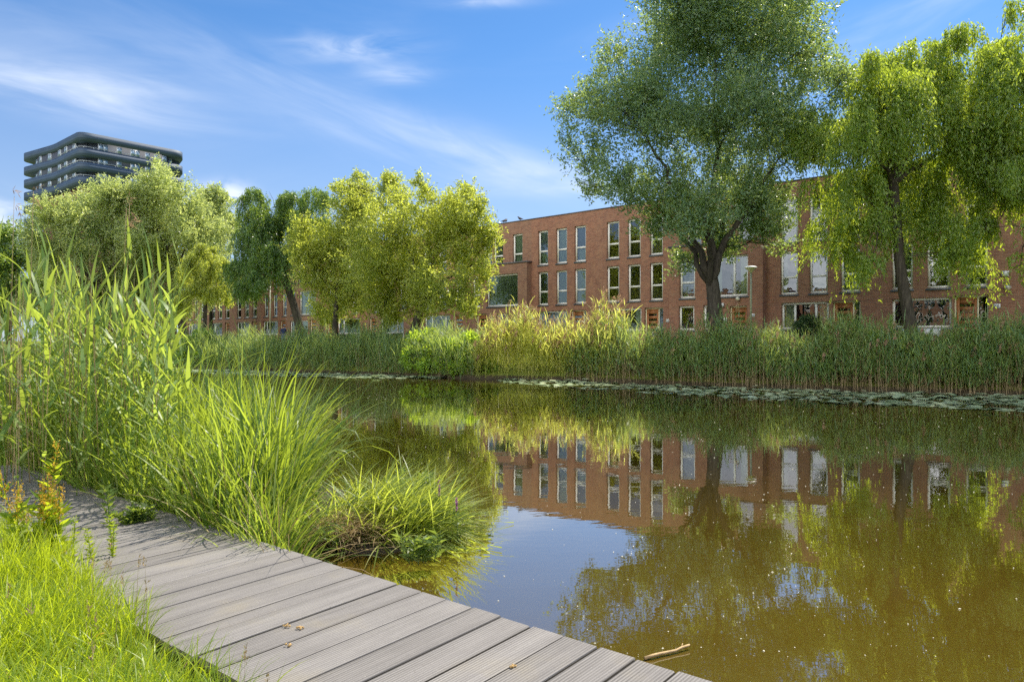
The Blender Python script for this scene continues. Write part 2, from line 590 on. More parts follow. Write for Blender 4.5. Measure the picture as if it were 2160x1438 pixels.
def mat_tower():
    m, t, out = new_mat('tower_cladding')
    x, y, z = t.xyz(t.new('ShaderNodeTexCoord').outputs['Object'])
    f = t.math('FRACT', t.math('DIVIDE', z, .55))
    line = t.smooth(f, .80, .92)
    n = t.noise(t.comb(x, y, t.math('MULTIPLY', z, 2)), .25, 4, .6)
    c = t.ramp(n, [(.3, (.045, .072, .115)), (.7, (.065, .10, .155))])
    c = t.mix(t.math('MULTIPLY', line, .8), c, (.02, .025, .035))
    p = principled(t, c, .6, .35, 0)
    t.l.new(p.outputs[0], out.inputs[0])
    return m


M['tower_band'] = mat_tower()
M['tower_wall'] = plain('tower_wall', (.065, .075, .10), .7, .3, 0, .2, .5)
M['tower_glass'] = plain('tower_glass', (.24, .32, .42), .06, 1.0, 0.3, .3, .6, 0.0)
M['tower_frame'] = plain('tower_frame', (.55, .58, .62), .5, .4)


def mat_deck():
    m, t, out = new_mat('deck_board')
    geo = t.new('ShaderNodeNewGeometry')
    rnd = geo.outputs['Random Per Island']
    x, y, z = t.xyz(t.new('ShaderNodeTexCoord').outputs['Object'])   # x along the board, y along the walk
    rib = t.math('SINE', t.math('MULTIPLY', y, 2 * PI / 0.0146))
    g = t.noise(t.comb(t.math('MULTIPLY', x, 2.5), t.math('MULTIPLY', y, 60), rnd), 1.0, 6, .65)
    sp = t.noise(t.comb(x, y, rnd), 55, 4, .7)
    big = t.noise(t.comb(x, y, 0), 2.2, 4, .6)
    f = t.math('ADD', t.math('MULTIPLY', g, .55), t.math('ADD', t.math('MULTIPLY', rnd, .18), t.math('MULTIPLY', big, .30)))
    c = t.ramp(f, [(.30, (.142, .130, .121)), (.55, (.225, .209, .196)), (.80, (.325, .305, .284))])
    c = t.mix(t.math('MULTIPLY', t.smooth(big, .52, .72), .35), c, (.25, .21, .13))      # lichen and dust
    grit = t.math('MULTIPLY', t.smooth(sp, .62, .72), t.smooth(t.noise(t.comb(x, y, 2), 5, 3, .6), .45, .65))
    c = t.mix(t.math('MULTIPLY', grit, .8), c, (.08, .07, .055))
    pale = t.math('MULTIPLY', t.smooth(t.noise(t.comb(x, y, 5), 90, 3, .6), .66, .76), .7)
    c = t.mix(pale, c, (.46, .44, .39))
    rv = t.smooth(rib, -.9, -.2)
    c = t.mix(t.math('MULTIPLY', t.math('SUBTRACT', 1.0, rv), .45), c, (.07, .062, .055))     # darker along the grooves
    h = t.math('ADD', t.math('MULTIPLY', rib, .8), t.math('MULTIPLY', g, .9))
    p = principled(t, c, .75, .3, 0, h, .8, .0022)
    t.l.new(p.outputs[0], out.inputs[0])
    return m


M['deck'] = mat_deck()
M['gap_shade'] = plain('joint_shade', (.018, .016, .013), .95, .1, 0, .3, 20)  # near-black colour for the shade between boards
M['beam'] = plain('wet_timber', (.06, .05, .04), .8, .2, 0, .3, 5)


def mat_ground():
    m, t, out = new_mat('ground_cover')
    geo = t.new('ShaderNodeNewGeometry')
    x, y, z = t.xyz(geo.outputs['Position'])
    n = t.noise(geo.outputs['Position'], 2.2, 6, .65)
    n2 = t.noise(geo.outputs['Position'], .25, 4, .6)
    grass = t.ramp(n, [(.25, (.055, .09, .012)), (.5, (.11, .15, .018)), (.75, (.19, .20, .03))])
    grass = t.mix(t.math('MULTIPLY', n2, .35), grass, (.13, .13, .03))
    mud = t.ramp(n, [(.3, (.025, .02, .012)), (.7, (.07, .055, .03))])
    c = t.mix(t.smooth(z, .12, .22), mud, grass)
    p = principled(t, c, .9, .2, 0, t.noise(geo.outputs['Position'], 9, 4, .7), .6, .08)
    t.l.new(p.outputs[0], out.inputs[0])
    return m


M['ground'] = mat_ground()


def mat_water():
    m, t, out = new_mat('pond_water')
    geo = t.new('ShaderNodeNewGeometry')
    pos = geo.outputs['Position']
    x, y, z = t.xyz(pos)
    a = t.noise(t.comb(t.math('MULTIPLY', x, 1.2), t.math('MULTIPLY', y, 2.4), 0), 1.4, 3, .5)
    b = t.noise(t.comb(t.math('MULTIPLY', x, 5), t.math('MULTIPLY', y, 9), 3), 1.5, 2, .5)
    h = t.math('ADD', t.math('MULTIPLY', a, 1.0), t.math('MULTIPLY', b, .14))
    bump = t.new('ShaderNodeBump')
    bump.inputs['Strength'].default_value = .10
    bump.inputs['Distance'].default_value = .011
    t.put(bump.inputs['Height'], h)
    fr = t.new('ShaderNodeFresnel')
    fr.inputs[0].default_value = 1.9
    t.l.new(bump.outputs[0], fr.inputs['Normal'])
    gl = t.new('ShaderNodeBsdfGlossy')
    gl.inputs['Roughness'].default_value = .012
    t.l.new(bump.outputs[0], gl.inputs['Normal'])
    n = t.noise(pos, .5, 4, .6)
    col = t.ramp(n, [(.3, (.125, .084, .011)), (.7, (.155, .104, .014))])
    df = t.new('ShaderNodeBsdfDiffuse')
    t.l.new(col, df.inputs[0])
    tr = t.new('ShaderNodeBsdfTransparent')
    tr.inputs[0].default_value = (.80, .62, .22, 1)
    body = t.new('ShaderNodeMixShader')
    body.inputs[0].default_value = .30
    t.l.new(df.outputs[0], body.inputs[1])
    t.l.new(tr.outputs[0], body.inputs[2])
    mx = t.new('ShaderNodeMixShader')
    t.put(mx.inputs[0], t.math('MINIMUM', t.math('MULTIPLY', fr.outputs[0], 2.15), .94))
    t.l.new(body.outputs[0], mx.inputs[1])
    t.l.new(gl.outputs[0], mx.inputs[2])
    t.l.new(mx.outputs[0], out.inputs[0])
    return m


M['water'] = mat_water()

# ------------------------------------------------------------------ ground and water
BX = np.array([-400, -60, -18.6, -8.0, -1.6, 2.3, 6.9, 14.2, 40, 400], float)
BY = np.array([300, 68, 41, 34.2, 30, 28.6, 24.7, 20.9, 7, -190], float)
QD = np.array([-.782, .623])         # along the boardwalk, away from us
PD = np.array([.623, .782])          # across it, towards the water
EP = np.array([.398, 3.005])         # a point on its water edge
DECK_Z, DECK_W = .30, 1.12


def bank_y(X):
    return np.interp(X, BX, BY)


def walk_coords(X, Y):
    return (X - EP[0]) * PD[0] + (Y - EP[1]) * PD[1], (X - EP[0]) * QD[0] + (Y - EP[1]) * QD[1]


def ground_z(X, Y):
    X = np.asarray(X, float)
    Y = np.asarray(Y, float)
    d = (Y - bank_y(X)) * .84
    zf = np.interp(d, [-1.6, -.3, .25, 1.2, 3.0], [-.75, -.18, .25, .70, G])
    e, s = walk_coords(X, Y)
    wet = np.interp(e + np.interp(s, [.8, 1.9], [.14, 0]), [-6, -1.6, -1.12, -1.0, -.6, .1, 1.5], [.55, .34, .29, .12, -.1, -.5, -.75])
    bog = np.interp(e, [-6, -1.6, -1.12, -1.0, -.6, .1, 2.0, 3.0, 4.2], [.55, .34, .29, .16, .10, .06, .03, -.12, -.75])
    k = np.clip((s - 2.1) / .9, 0, 1)
    zn = wet * (1 - k) + bog * k
    return np.maximum(zf, zn)


gx = np.unique(np.round(np.concatenate([np.linspace(-700, -60, 14), np.linspace(-60, -12, 49), np.linspace(-12, 6, 91), np.linspace(6, 40, 69), np.linspace(40, 700, 14)]), 3))
gy = np.unique(np.round(np.concatenate([np.linspace(-700, -10, 12), np.linspace(-10, 0, 11), np.linspace(0, 14, 90), np.linspace(14, 48, 137), np.linspace(48, 80, 33), np.linspace(80, 900, 14)]), 3))
XX, YY = np.meshgrid(gx, gy)
ZZ = ground_z(XX, YY) + rng.normal(0, .012, XX.shape) * (np.abs(XX) < 60)
nx, ny = len(gx), len(gy)
ii, jj = np.meshgrid(np.arange(nx - 1), np.arange(ny - 1))
i0 = jj * nx + ii
gq = np.stack([i0, i0 + 1, i0 + nx + 1, i0 + nx], -1).reshape(-1, 4)
tag(mesh_np('ground', np.stack([XX, YY, ZZ], -1).reshape(-1, 3), gq, M['ground'], None, True), kind='structure')
tag(mesh_np('water', [(-500, -60, 0), (500, -60, 0), (500, 330, 0), (-500, 330, 0)], [(0, 1, 2, 3)], M['water']), kind='structure')

# paved footpath in front of the houses
FU = np.array([.751, -.660])          # along the facades, to the right
FN = np.array([.660, .751])           # into the houses
F0 = np.array([-.667, 50.0])


def fac(s, depth=0.0):
    p = F0 + FU * s + FN * depth
    return p


pv = [(*fac(-75, -2.6), G + .02), (*fac(40, -2.6), G + .02), (*fac(40, -.02), G + .02), (*fac(-75, -.02), G + .02)]
M['paving'] = plain('grey_paving', (.20, .18, .17), .85, .2, 0, .25, 2)
tag(mesh_np('footpath', pv, [(0, 1, 2, 3)], M['paving']), kind='structure')

# ------------------------------------------------------------------ boardwalk
ang = math.atan2(PD[1], PD[0])
bw = empty('boardwalk', (EP[0], EP[1], DECK_Z), ang)
tag(bw, kind='structure')
# local x across (towards the water), local y along the walk away from us
mb = MB()
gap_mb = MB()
y = -3.2
while y < 7.2:
    wd = .168
    if rng.random() < .08:
        wd = .088
    j0, j1 = rng.normal(0, .006), rng.normal(0, .006)
    z0 = rng.normal(0, .0007)
    x0, x1 = -DECK_W + j0, j1
    c = .004
    # a board with eased edges
    sk = rng.normal(0, .0015)
    prof = [(y, -.028), (y, -c), (y + c, 0), (y + wd - c, 0), (y + wd, -c), (y + wd, -.028)]
    v = [(x0, py, pz + z0) for py, pz in prof] + [(x1, py + sk, pz + z0) for py, pz in prof]
    q = [(k, k + 6, (k + 1) % 6 + 6, (k + 1) % 6) for k in range(6)]
    mb.add(v, q)
    mb.add([v[k] for k in range(6)], [(0, 1, 4, 5), (1, 2, 3, 4)])
    mb.add([v[k + 6] for k in range(6)], [(5, 4, 1, 0), (4, 3, 2, 1)])
    gp = .010 + abs(rng.normal(0, .002))
    gap_mb.box(-DECK_W + .012, -.012, y + wd + .0004, y + wd + gp - .0004, -.027, -.0045)  # dark strip laid in the gap to stand in for its shade
    y += wd + gp
mb.build('decking', M['deck'], bw)
gap_mb.build('joint_shade', M['gap_shade'], bw)
mb = MB()
for x in (-1.0, -.56, -.12):
    mb.box(x - .035, x + .035, -3.2, 7.2, -.20, -.032)
mb.build('joist', M['beam'], bw)
mb = MB()
for yy in np.arange(-2.8, 7.2, 1.6):
    for x in (-1.0, -.12):
        mb.tube([(x, yy, -1.1), (x, yy, -.2)], .05, 8)
mb.build('pile', M['beam'], bw)


# ------------------------------------------------------------------ houses
RZ = math.atan2(FU[1], FU[0])
ZT = 9.83                                # roof edge above the water
BAYP = .5


def wall_with_holes(mb, x0, x1, z0, z1, holes, y=0.0, depth=.20):
    xs = sorted({x0, x1, *[h[0] for h in holes], *[h[1] for h in holes]})
    zs = sorted({z0, z1, *[h[2] for h in holes], *[h[3] for h in holes]})
    for a, b in zip(xs, xs[1:]):
        for c, d in zip(zs, zs[1:]):
            cx, cz = (a + b) / 2, (c + d) / 2
            if any(h[0] < cx < h[1] and h[2] < cz < h[3] for h in holes):
                continue
            mb.quad((a, y, c), (b, y, c), (b, y, d), (a, y, d))
    for a, b, c, d in holes:
        mb.quad((a, y, c), (a, y + depth, c), (a, y + depth, d), (a, y, d))
        mb.quad((b, y, c), (b, y, d), (b, y + depth, d), (b, y + depth, c))
        mb.quad((a, y, d), (a, y + depth, d), (b, y + depth, d), (b, y, d))
        mb.quad((a, y, c), (b, y, c), (b, y + depth, c), (a, y + depth, c))


def frame_mb(x0, x1, z0, z1, y, bars_z=(), bars_x=(), fw=.11):
    m = MB()
    y0, y1 = y, y + .07
    m.box(x0, x1, y0, y1, z1 - fw, z1)
    m.box(x0, x1, y0, y1, z0, z0 + fw)
    m.box(x0, x0 + fw, y0, y1, z0 + fw, z1 - fw)
    m.box(x1 - fw, x1, y0, y1, z0 + fw, z1 - fw)
    cuts = [x0 + fw, *bars_x, x1 - fw]
    for b in bars_x:
        m.box(b - fw / 2, b + fw / 2, y0, y1, z0 + fw, z1 - fw)
    for bz in bars_z:
        m.box(x0 + fw, x1 - fw, y0 + .003, y1 - .003, bz - fw / 2, bz + fw / 2)
    return m


def curtain_mb(x0, x1, z0, z1, y, gap=None):
    m = MB()
    spans = [(x0, x1)] if gap is None else [(x0, gap[0]), (gap[1], x1)]
    for a, b in spans:
        n = max(8, int((b - a) / .022))
        xs = np.linspace(a, b, n)
        ph = rng.uniform(0, 6)
        ys = y + .03 * np.sin(xs * 38 + ph + 1.2 * np.sin(xs * 7 + ph))
        v = np.concatenate([np.stack([xs, ys, np.full(n, z0)], -1), np.stack([xs, ys, np.full(n, z1)], -1)])
        k = np.arange(n - 1)
        m.add(v, np.stack([k, k + 1, k + n + 1, k + n], -1))
    return m


def slats_mb(x0, x1, z0, z1, y, pitch=.14, fill=.55):
    m = MB()
    z = z0
    while z < z1 - .02:
        m.box(x0, x1, y, y + .012, z, min(z + pitch * fill, z1))
        z += pitch
    return m


def add_window(par, x0, x1, z0, z1, y, kind='dark', transom=.40, mull=None, sill=True, mat='frame'):
    """recessed window: frame > pane, sill, curtain / blind"""
    yr = y + .12
    bz = () if transom is None else (z0 + (z1 - z0) * transom,)
    bx = () if mull is None else tuple(mull)
    fr = frame_mb(x0, x1, z0, z1, yr, bz, bx).build('window', M[mat], par)
    p = MB()
    p.quad((x0 + .05, yr + .035, z0 + .05), (x1 - .05, yr + .035, z0 + .05), (x1 - .05, yr + .035, z1 - .05), (x0 + .05, yr + .035, z1 - .05))
    p.build('pane', M['pane'], fr)
    if sill:
        s = MB()
        s.box(x0 - .04, x1 + .04, y - .05, yr - .002, z0 - .085, z0 - .003)
        s.build('sill', M['sill'], fr)
    yc = yr + .16
    zm = bz[0] if bz else (z0 + z1) / 2
    if kind == 'curtain':
        curtain_mb(x0, x1, z0, z1, yc).build('curtain', M['curtain'], fr)
    elif kind == 'gap':
        wd = x1 - x0
        curtain_mb(x0, x0 + wd * .30, z0, z1, yc).build('curtain', M['curtain'], fr)
        curtain_mb(x1 - wd * .22, x1, z0, z1, yc).build('curtain', M['curtain'], fr)
    elif kind == 'half':
        m = MB()
        m.box(x0, x1, yc - .03, yc - .02, zm, z1)
        m.build('blind', M['blind'], fr)
        curtain_mb(x0, x1, z0, zm + .1, yc + .05).build('curtain', M['curtain'], fr)
    elif kind == 'slats':
        slats_mb(x0, x1, z0, z1, yc).build('blind', M['slat'], fr)
    elif kind == 'zebra':
        slats_mb(x0, x1, z0, z1, yc, .17, .5).build('blind', M['slat_dark'], fr)
    return fr


def add_door(par, x0, x1, z1, y, side=None):
    """oak door with slit panes in a cream frame; side = right edge of a side light"""
    yr = y + .14
    xe = side if side else x1
    f = MB()
    f.box(x0 - .07, xe + .02, yr - .02, yr + .06, z1, z1 + .08)
    f.box(x0 - .07, x0, yr - .02, yr + .06, G, z1)
    f.box(x1, x1 + .06, yr - .02, yr + .06, G, z1)
    if side:
        f.box(xe - .05, xe + .02, yr - .02, yr + .06, G, z1)
    fr = f.build('door_frame', M['cream'], par)
    d = MB()
    n = 6
    hz = (z1 - .12 - (G + .35)) / n
    zz = [G + .02, G + .35]
    pn = MB()
    a, b = x0 + .13, x1 - .13
    d.box(x0, a, yr, yr + .05, G + .02, z1 - .003)
    d.box(b, x1, yr, yr + .05, G + .02, z1 - .003)
    d.box(a, b, yr, yr + .05, G + .02, G + .35)
    for i in range(n):
        z0 = G + .35 + hz * i
        d.box(a, b, yr, yr + .05, z0 + hz * .42, z0 + hz)
        pn.quad((a, yr + .02, z0), (b, yr + .02, z0), (b, yr + .02, z0 + hz * .42), (a, yr + .02, z0 + hz * .42))
    d.box(a, b, yr, yr + .05, z1 - .12, z1 - .003)
    dr = d.build('door', M['door'], par)
    pn.build('pane', M['pane'], dr)
    h = MB()
    h.box(x1 - .09, x1 - .05, yr - .05, yr - .001, G + .95, G + 1.20)
    h.box(x1 - .22, x1 - .06, yr - .075, yr - .05, G + 1.06, G + 1.09)
    h.build('handle', M['metal'], dr)
    lb = MB()
    lb.box(x0 + .28, x1 - .28, yr - .014, yr - .001, G + .80, G + .88)
    lb.build('letterbox', M['metal'], dr)
    if side:
        p = MB()
        p.quad((x1 + .06, yr + .02, G), (xe - .05, yr + .02, G), (xe - .05, yr + .02, z1), (x1 + .06, yr + .02, z1))
        p.build('side_light', M['pane'], par)


def text_part(txt, par, x, y, z, size):
    c = bpy.data.curves.new('number', 'FONT')
    c.body = txt
    c.size = size
    c.align_x = 'CENTER'
    c.align_y = 'CENTER'
    c.extrude = .002
    c.materials.append(M['black'])
    f_ = bpy.data.objects.new('number', c)
    COL.objects.link(f_)
    bpy.context.view_layer.update()
    me = bpy.data.meshes.new_from_object(f_.evaluated_get(bpy.context.evaluated_depsgraph_get()))
    bpy.data.objects.remove(f_)
    o = bpy.data.objects.new('number', me)
    o.location = (x, y, z)
    o.rotation_euler = (PI / 2, 0, 0)
    return link(o, par)


def number_plate(par, txt, x, z, y=0.0):
    m = MB()
    m.box(x - .12, x + .12, y - .022, y - .001, z - .09, z + .09)
    p = m.build('house_number', M['white'], par)
    text_part(txt, p, x, y - .026, z, .16)


Z3 = (6.68, 8.98)
Z2 = (4.0, 6.22)
ZG = (2.2, 3.58)


def house(s0, s1, label, spec, bay=False):
    wd = s1 - s0
    root = empty('terraced_house', (*fac(s0), 0), RZ, label, 'house', 'brick terraced houses across the pond')
    wall = MB()
    up, low = [], []
    for (a, b, zr, *_r) in spec['win']:
        (up if (zr is Z3 or not bay) else low).append((a - s0, b - s0, zr[0], zr[1]))
    if spec.get('ground'):
        g = spec['ground']
        (low if bay else up).append((g[0] - s0, g[1] - s0, g[4] if len(g) > 4 else ZG[0], ZG[1]))
    for g in spec.get('more', []):
        (low if bay else up).append((g[0] - s0, g[1] - s0, g[2], g[3]))
    if spec.get('door'):
        d = spec['door']
        (low if bay else up).append((d[0] - s0 - .07, (d[2] or d[1]) - s0 + .02, G - .05, d[3] + .08))
    if bay:
        wall_with_holes(wall, 0, wd, 6.9, ZT, up)
        wall_with_holes(wall, 0, wd, .6, 6.9, low, -BAYP)
        for x in (0, wd):
            wall.quad((x, -BAYP, .6), (x, 0, .6), (x, 0, 6.9), (x, -BAYP, 6.9))
    else:
        wall_with_holes(wall, 0, wd, .6, ZT, up)
    D = 9.0
    wall.quad((0, D, .6), (wd, D, .6), (wd, D, ZT), (0, D, ZT))
    for x in (.0, wd):
        wall.quad((x, .001, .6), (x, D, .6), (x, D, ZT), (x, .001, ZT))
    wall.build('wall', M['brick'], root)
    room = MB()
    for z in (G, 3.85, 6.45):
        room.box(.02, wd - .02, .5, D - .3, z - .12, z)
    room.box(.02, wd - .02, 4.2, 4.3, .7, ZT - .3)
    room.build('room', M['inside'], root)
    rf = MB()
    rf.box(0.001, wd - .001, .0015, D, ZT - .15, ZT - .02)
    rf.box(0.002, wd - .002, -.05, .30, ZT, ZT + .055)
    rf.build('roof', M['coping'], root)
    if bay:
        c = MB()
        c.box(-.06, wd + .06, -BAYP - .06, -.001, 6.9, 7.0)
        c.build('bay_cap', M['coping'], root)
    for (a, b, zr, kind, *r) in spec['win']:
        y = 0 if (zr is Z3 or not bay) else -BAYP
        add_window(root, a - s0, b - s0, zr[0], zr[1], y, kind, (r[0] if r else .40), (None if len(r) < 2 else [m_ - s0 for m_ in r[1]]))
    yb = -BAYP if bay else 0
    if spec.get('ground'):
        g = spec['ground']
        add_window(root, g[0] - s0, g[1] - s0, g[4] if len(g) > 4 else ZG[0], ZG[1], yb, g[2], None, [m_ - s0 for m_ in g[3]])
    for g in spec.get('more', []):
        add_window(root, g[0] - s0, g[1] - s0, g[2], g[3], yb, g[4], None)
    if spec.get('door'):
        d = spec['door']
        add_door(root, d[0] - s0, d[1] - s0, d[3], yb, (d[2] - s0) if d[2] else None)
    if spec.get('number'):
        number_plate(root, spec['number'][0], spec['number'][1] - s0, spec['number'][2], yb)
    for (typ, s, z) in spec.get('bits', []):
        m = MB()
        if typ == 'globe':
            m.lathe([(.001, -.11), (.06, -.095), (.10, -.05), (.11, 0), (.10, .05), (.06, .095), (.001, .11)], 14)
            o = m.build('wall_lamp', M['lamp'], root, True, (s - s0, yb - .14, z))
            b = MB()
            b.box(-.04, .04, .08, .139, -.04, .04)
            b.build('bracket', M['metal'], o)
        elif typ == 'dome':
            m.lathe([(.001, .10), (.09, .08), (.13, .02), (.14, -.03), (.001, -.035)], 14)
            o = m.build('wall_lamp', M['metal'], root, True, (s - s0, yb - .145, z))
            b = MB()
            b.lathe([(.001, -.10), (.08, -.085), (.12, -.04), (.001, -.038)], 14)
            b.build('bulb', M['lamp'], o, True)
        elif typ == 'box':
            m.box(-.13, .13, -.12, -.001, -.11, .11)
            m.build('alarm_box', M['white'], root, False, (s - s0, yb, z))
        elif typ == 'meter':
            m.box(-.09, .09, -.06, -.001, -.12, .12)
            m.build('letter_box', M['white'], root, False, (s - s0, yb, z))
        elif typ == 'sensor':
            m.box(-.05, .05, -.05, -.001, -.06, .06)
            m.tube([(0, -.05, .02), (0, -.16, -.02)], .045, 8)
            m.build('outdoor_sensor', M['white'], root, False, (s - s0, yb, z))
    return root


def cols(*spans_kinds):
    out = []
    for a, b, k3, k2 in spans_kinds:
        out.append((a, b, Z3, k3))
        out.append((a, b, Z2, k2))
    return out


house(2.65, 7.9, 'brick house beside the left bay, grey blinds in its first window column',
      dict(win=cols((3.23, 4.08, 'half', 'half'), (4.76, 5.65, 'curtain', 'curtain'), (6.26, 7.15, 'half', 'curtain')),
           ground=(3.2, 5.65, 'slats', ()), door=(6.05, 6.9, 7.15, 3.5), bits=[('sensor', 2.95, 3.75)]))
house(7.9, 13.35, 'brick house left of the big tree, bare windows reflecting blue sky',
      dict(win=cols((8.74, 9.64, 'dark', 'dark'), (10.26, 11.15, 'dark', 'dark'), (11.79, 12.65, 'dark', 'dark')),
           ground=(8.74, 11.2, 'gap', (9.35,)), door=(11.5, 12.3, 12.66, 3.5), number=('12', 13.0, 2.78), bits=[('sensor', 8.2, 3.78)]))
house(13.35, 18.8, 'brick bay house behind the trunk of the big tree, globe lamp over the door',
      dict(win=[(14.0, 14.95, Z2, 'slats'), (15.7, 18.0, Z2, 'gap', None, (17.2,)), (14.2, 15.1, Z3, 'dark'), (15.7, 16.6, Z3, 'curtain'), (17.2, 18.1, Z3, 'dark')],
           more=[(13.95, 14.9, 2.2, 3.58, 'dark'), (15.45, 16.2, 2.2, 3.58, 'gap')],
           door=(17.05, 17.92, None, 3.4), number=('14', 18.25, 2.95), bits=[('globe', 17.5, 3.85), ('box', 16.55, 3.55), ('meter', 16.75, 2.75)]), bay=True)
house(18.8, 24.2, 'brick house right of the street lamp, dark shrub before its wide window',
      dict(win=cols((19.53, 20.44, 'curtain', 'gap'), (21.0, 21.9, 'curtain', 'half'), (22.5, 23.4, 'curtain', 'curtain')),
           ground=(19.58, 21.95, 'gap', (20.25, 21.3)), door=(22.2, 23.05, 23.4, 3.5)))
house(24.2, 29.6, 'brick house behind the slim willow trunk, striped dark blinds downstairs',
      dict(win=cols((24.8, 25.7, 'curtain', 'curtain'), (26.26, 27.2, 'dark', 'gap'), (27.75, 28.62, 'curtain', 'curtain')),
           ground=(24.8, 27.25, 'zebra', (25.45,)), door=(27.4, 28.2, 28.62, 3.55), number=('18', 28.95, 3.12), bits=[('dome', 29.35, 3.9), ('box', 29.25, 4.5)]))
house(29.6, 36.0, 'brick bay house at the right edge, mostly hidden by willow strands',
      dict(win=[(30.3, 31.2, Z2, 'dark'), (32, 34.6, Z2, 'curtain', None), (30.6, 31.5, Z3, 'dark'), (32.4, 33.3, Z3, 'dark')],
           ground=(32, 34, 'dark', ())), bay=False)
house(-2.8, 2.65, 'brick bay house with a large curtained upstairs window beside the yellow tree',
      dict(win=[(-2.45, -1.7, Z2, 'curtain'), (-1.05, 1.85, Z2, 'curtain', None), (-1.9, -1.0, Z3, 'dark'), (-.85, .05, Z3, 'slats'), (.95, 1.85, Z3, 'curtain')],
           more=[(-.1, .95, 2.2, 3.5, 'dark'), (1.35, 2.1, 2.2, 3.5, 'gap')], door=(-2.0, -1.1, None, 3.45), bits=[('sensor', -2.45, 3.6)]), bay=True)
house(-9.1, -2.8, 'brick house behind the yellow tree, white framed window at ground level',
      dict(win=cols((-8.3, -7.4, 'curtain', 'curtain'), (-6.6, -5.7, 'curtain', 'dark'), (-4.7, -3.8, 'dark', 'curtain')),
           ground=(-8.2, -5.3, 'gap', (-7.4, -5.9)), door=(-4.9, -4.0, None, 3.5)))
house(-15.4, -9.1, 'brick house hidden left of the yellow tree trunk, teal curtain downstairs',
      dict(win=cols((-14.6, -13.7, 'curtain', 'curtain'), (-13, -12.1, 'dark', 'dark'), (-11.2, -10.3, 'dark', 'curtain')),
           ground=(-13.6, -10.7, 'curtain', (-11.6,)), door=(-15.1, -14.2, None, 3.5)))
house(-21.75, -15.4, 'brick house between the two left trees, window with a narrow casement',
      dict(win=cols((-21, -20.1, 'curtain', 'curtain'), (-19.3, -18.4, 'dark', 'dark'), (-17.6, -16.7, 'dark', 'curtain')),
           ground=(-19.7, -16.4, 'gap', (-18.9,)), door=(-21.2, -20.3, None, 3.5)))
house(-27.2, -21.75, 'brick bay house right of the leaning willow trunk',
      dict(win=[(-26.5, -25.7, Z2, 'curtain'), (-25.0, -22.3, Z2, 'curtain', None), (-26, -25.1, Z3, 'dark'), (-24, -23.1, Z3, 'curtain')],
           more=[(-26.6, -25.8, 2.0, 3.5, 'gap'), (-25.0, -23.6, 2.0, 3.5, 'curtain')], door=(-23.2, -22.3, None, 3.5)), bay=True)
house(-32.8, -27.2, 'brick house left of the leaning willow trunk, person at its door',
      dict(win=cols((-32.2, -31.4, 'curtain', 'dark'), (-30.5, -29.7, 'curtain', 'dark'), (-28.8, -28.0, 'curtain', 'dark')),
           ground=(-32.4, -29.6, 'slats', (-31.8,)), door=(-29.1, -28.2, None, 3.5), bits=[('sensor', -27.8, 3.7)]))
for k_, (a_, lb_) in enumerate([(-38.5, 'brick house behind the drooping green willow, left part of the row'),
                                (-44.2, 'brick house behind the tall reeds and silver willow trunks'),
                                (-49.9, 'farthest brick house glimpsed through the reed leaves')]):
    e_ = a_ + 5.7
    house(a_, e_, lb_, dict(win=cols((a_ + .8, a_ + 1.7, 'curtain', 'dark'), (a_ + 2.4, a_ + 3.3, 'dark', 'curtain'), (a_ + 4, a_ + 4.9, 'dark', 'dark')),
                             ground=(a_ + .8, a_ + 3.3, 'gap', (a_ + 1.6,)), door=(a_ + 4, a_ + 4.9, None, 3.5)))

def copy_deep(o, parent=None):
    c = o.copy()
    COL.objects.link(c)
    c.parent = parent
    for ch in o.children:
        copy_deep(ch, c)
    return c


# the same kind of row stands on the near shore behind us: the windows mirror it
src_a = [o for o in COL.objects if o.get('label', '').startswith('brick house left of the big tree')][0]
src_b = [o for o in COL.objects if o.get('label', '').startswith('brick house beside the left bay')][0]
for k_ in range(9):
    h_ = copy_deep((src_a, src_b)[k_ % 2])
    q = EP + PD * -30 + QD * (-4 + 7.0 * k_)
    h_.location = (q[0], q[1], -.7)
    h_.rotation_euler = (0, 0, math.atan2(QD[1], QD[0]))
    h_['label'] = 'brick house on the near shore mirrored in the windows across the pond'
    h_['group'] = 'near shore houses mirrored in the windows'

# ------------------------------------------------------------------ tower block far behind
def chaikin(p, n=2, keep=()):
    p = [np.array(q, float) for q in p]
    for _ in range(n):
        out = []
        for a, b in zip(p, p[1:] + p[:1]):
            out += [a * .75 + b * .25, a * .25 + b * .75]
        p = out
    return np.array(p)


def offset_poly(p, d):
    e = np.roll(p, -1, 0) - np.roll(p, 1, 0)
    nrm = np.stack([e[:, 1], -e[:, 0]], -1)
    nrm = norm(nrm)
    return p + nrm * d


def densify(p, step=2.5):
    out = []
    for a, b in zip(p, list(p[1:]) + [p[0]]):
        a, b = np.array(a, float), np.array(b, float)
        n = max(1, int(np.linalg.norm(b - a) / step))
        for k in range(n):
            out.append(a + (b - a) * k / n)
    return out


TP = [(-116.0, 168.0), (-103.2, 160.0), (-91.0, 149.6), (-76.6, 166.0), (-84.5, 178.0), (-99, 176), (-114, 180)]
outline = chaikin(densify(TP, 4.0), 2)


def prism(mb, poly, z0, z1):
    n = len(poly)
    v = np.concatenate([np.c_[poly, np.full(n, z0)], np.c_[poly, np.full(n, z1)], [[*poly.mean(0), z0], [*poly.mean(0), z1]]])
    k = np.arange(n)
    kk = (k + 1) % n
    mb.add(v, np.stack([k, kk, kk + n, k + n], -1), np.concatenate([np.stack([kk, k, np.full(n, 2 * n)], -1), np.stack([k + n, kk + n, np.full(n, 2 * n + 1)], -1)]))


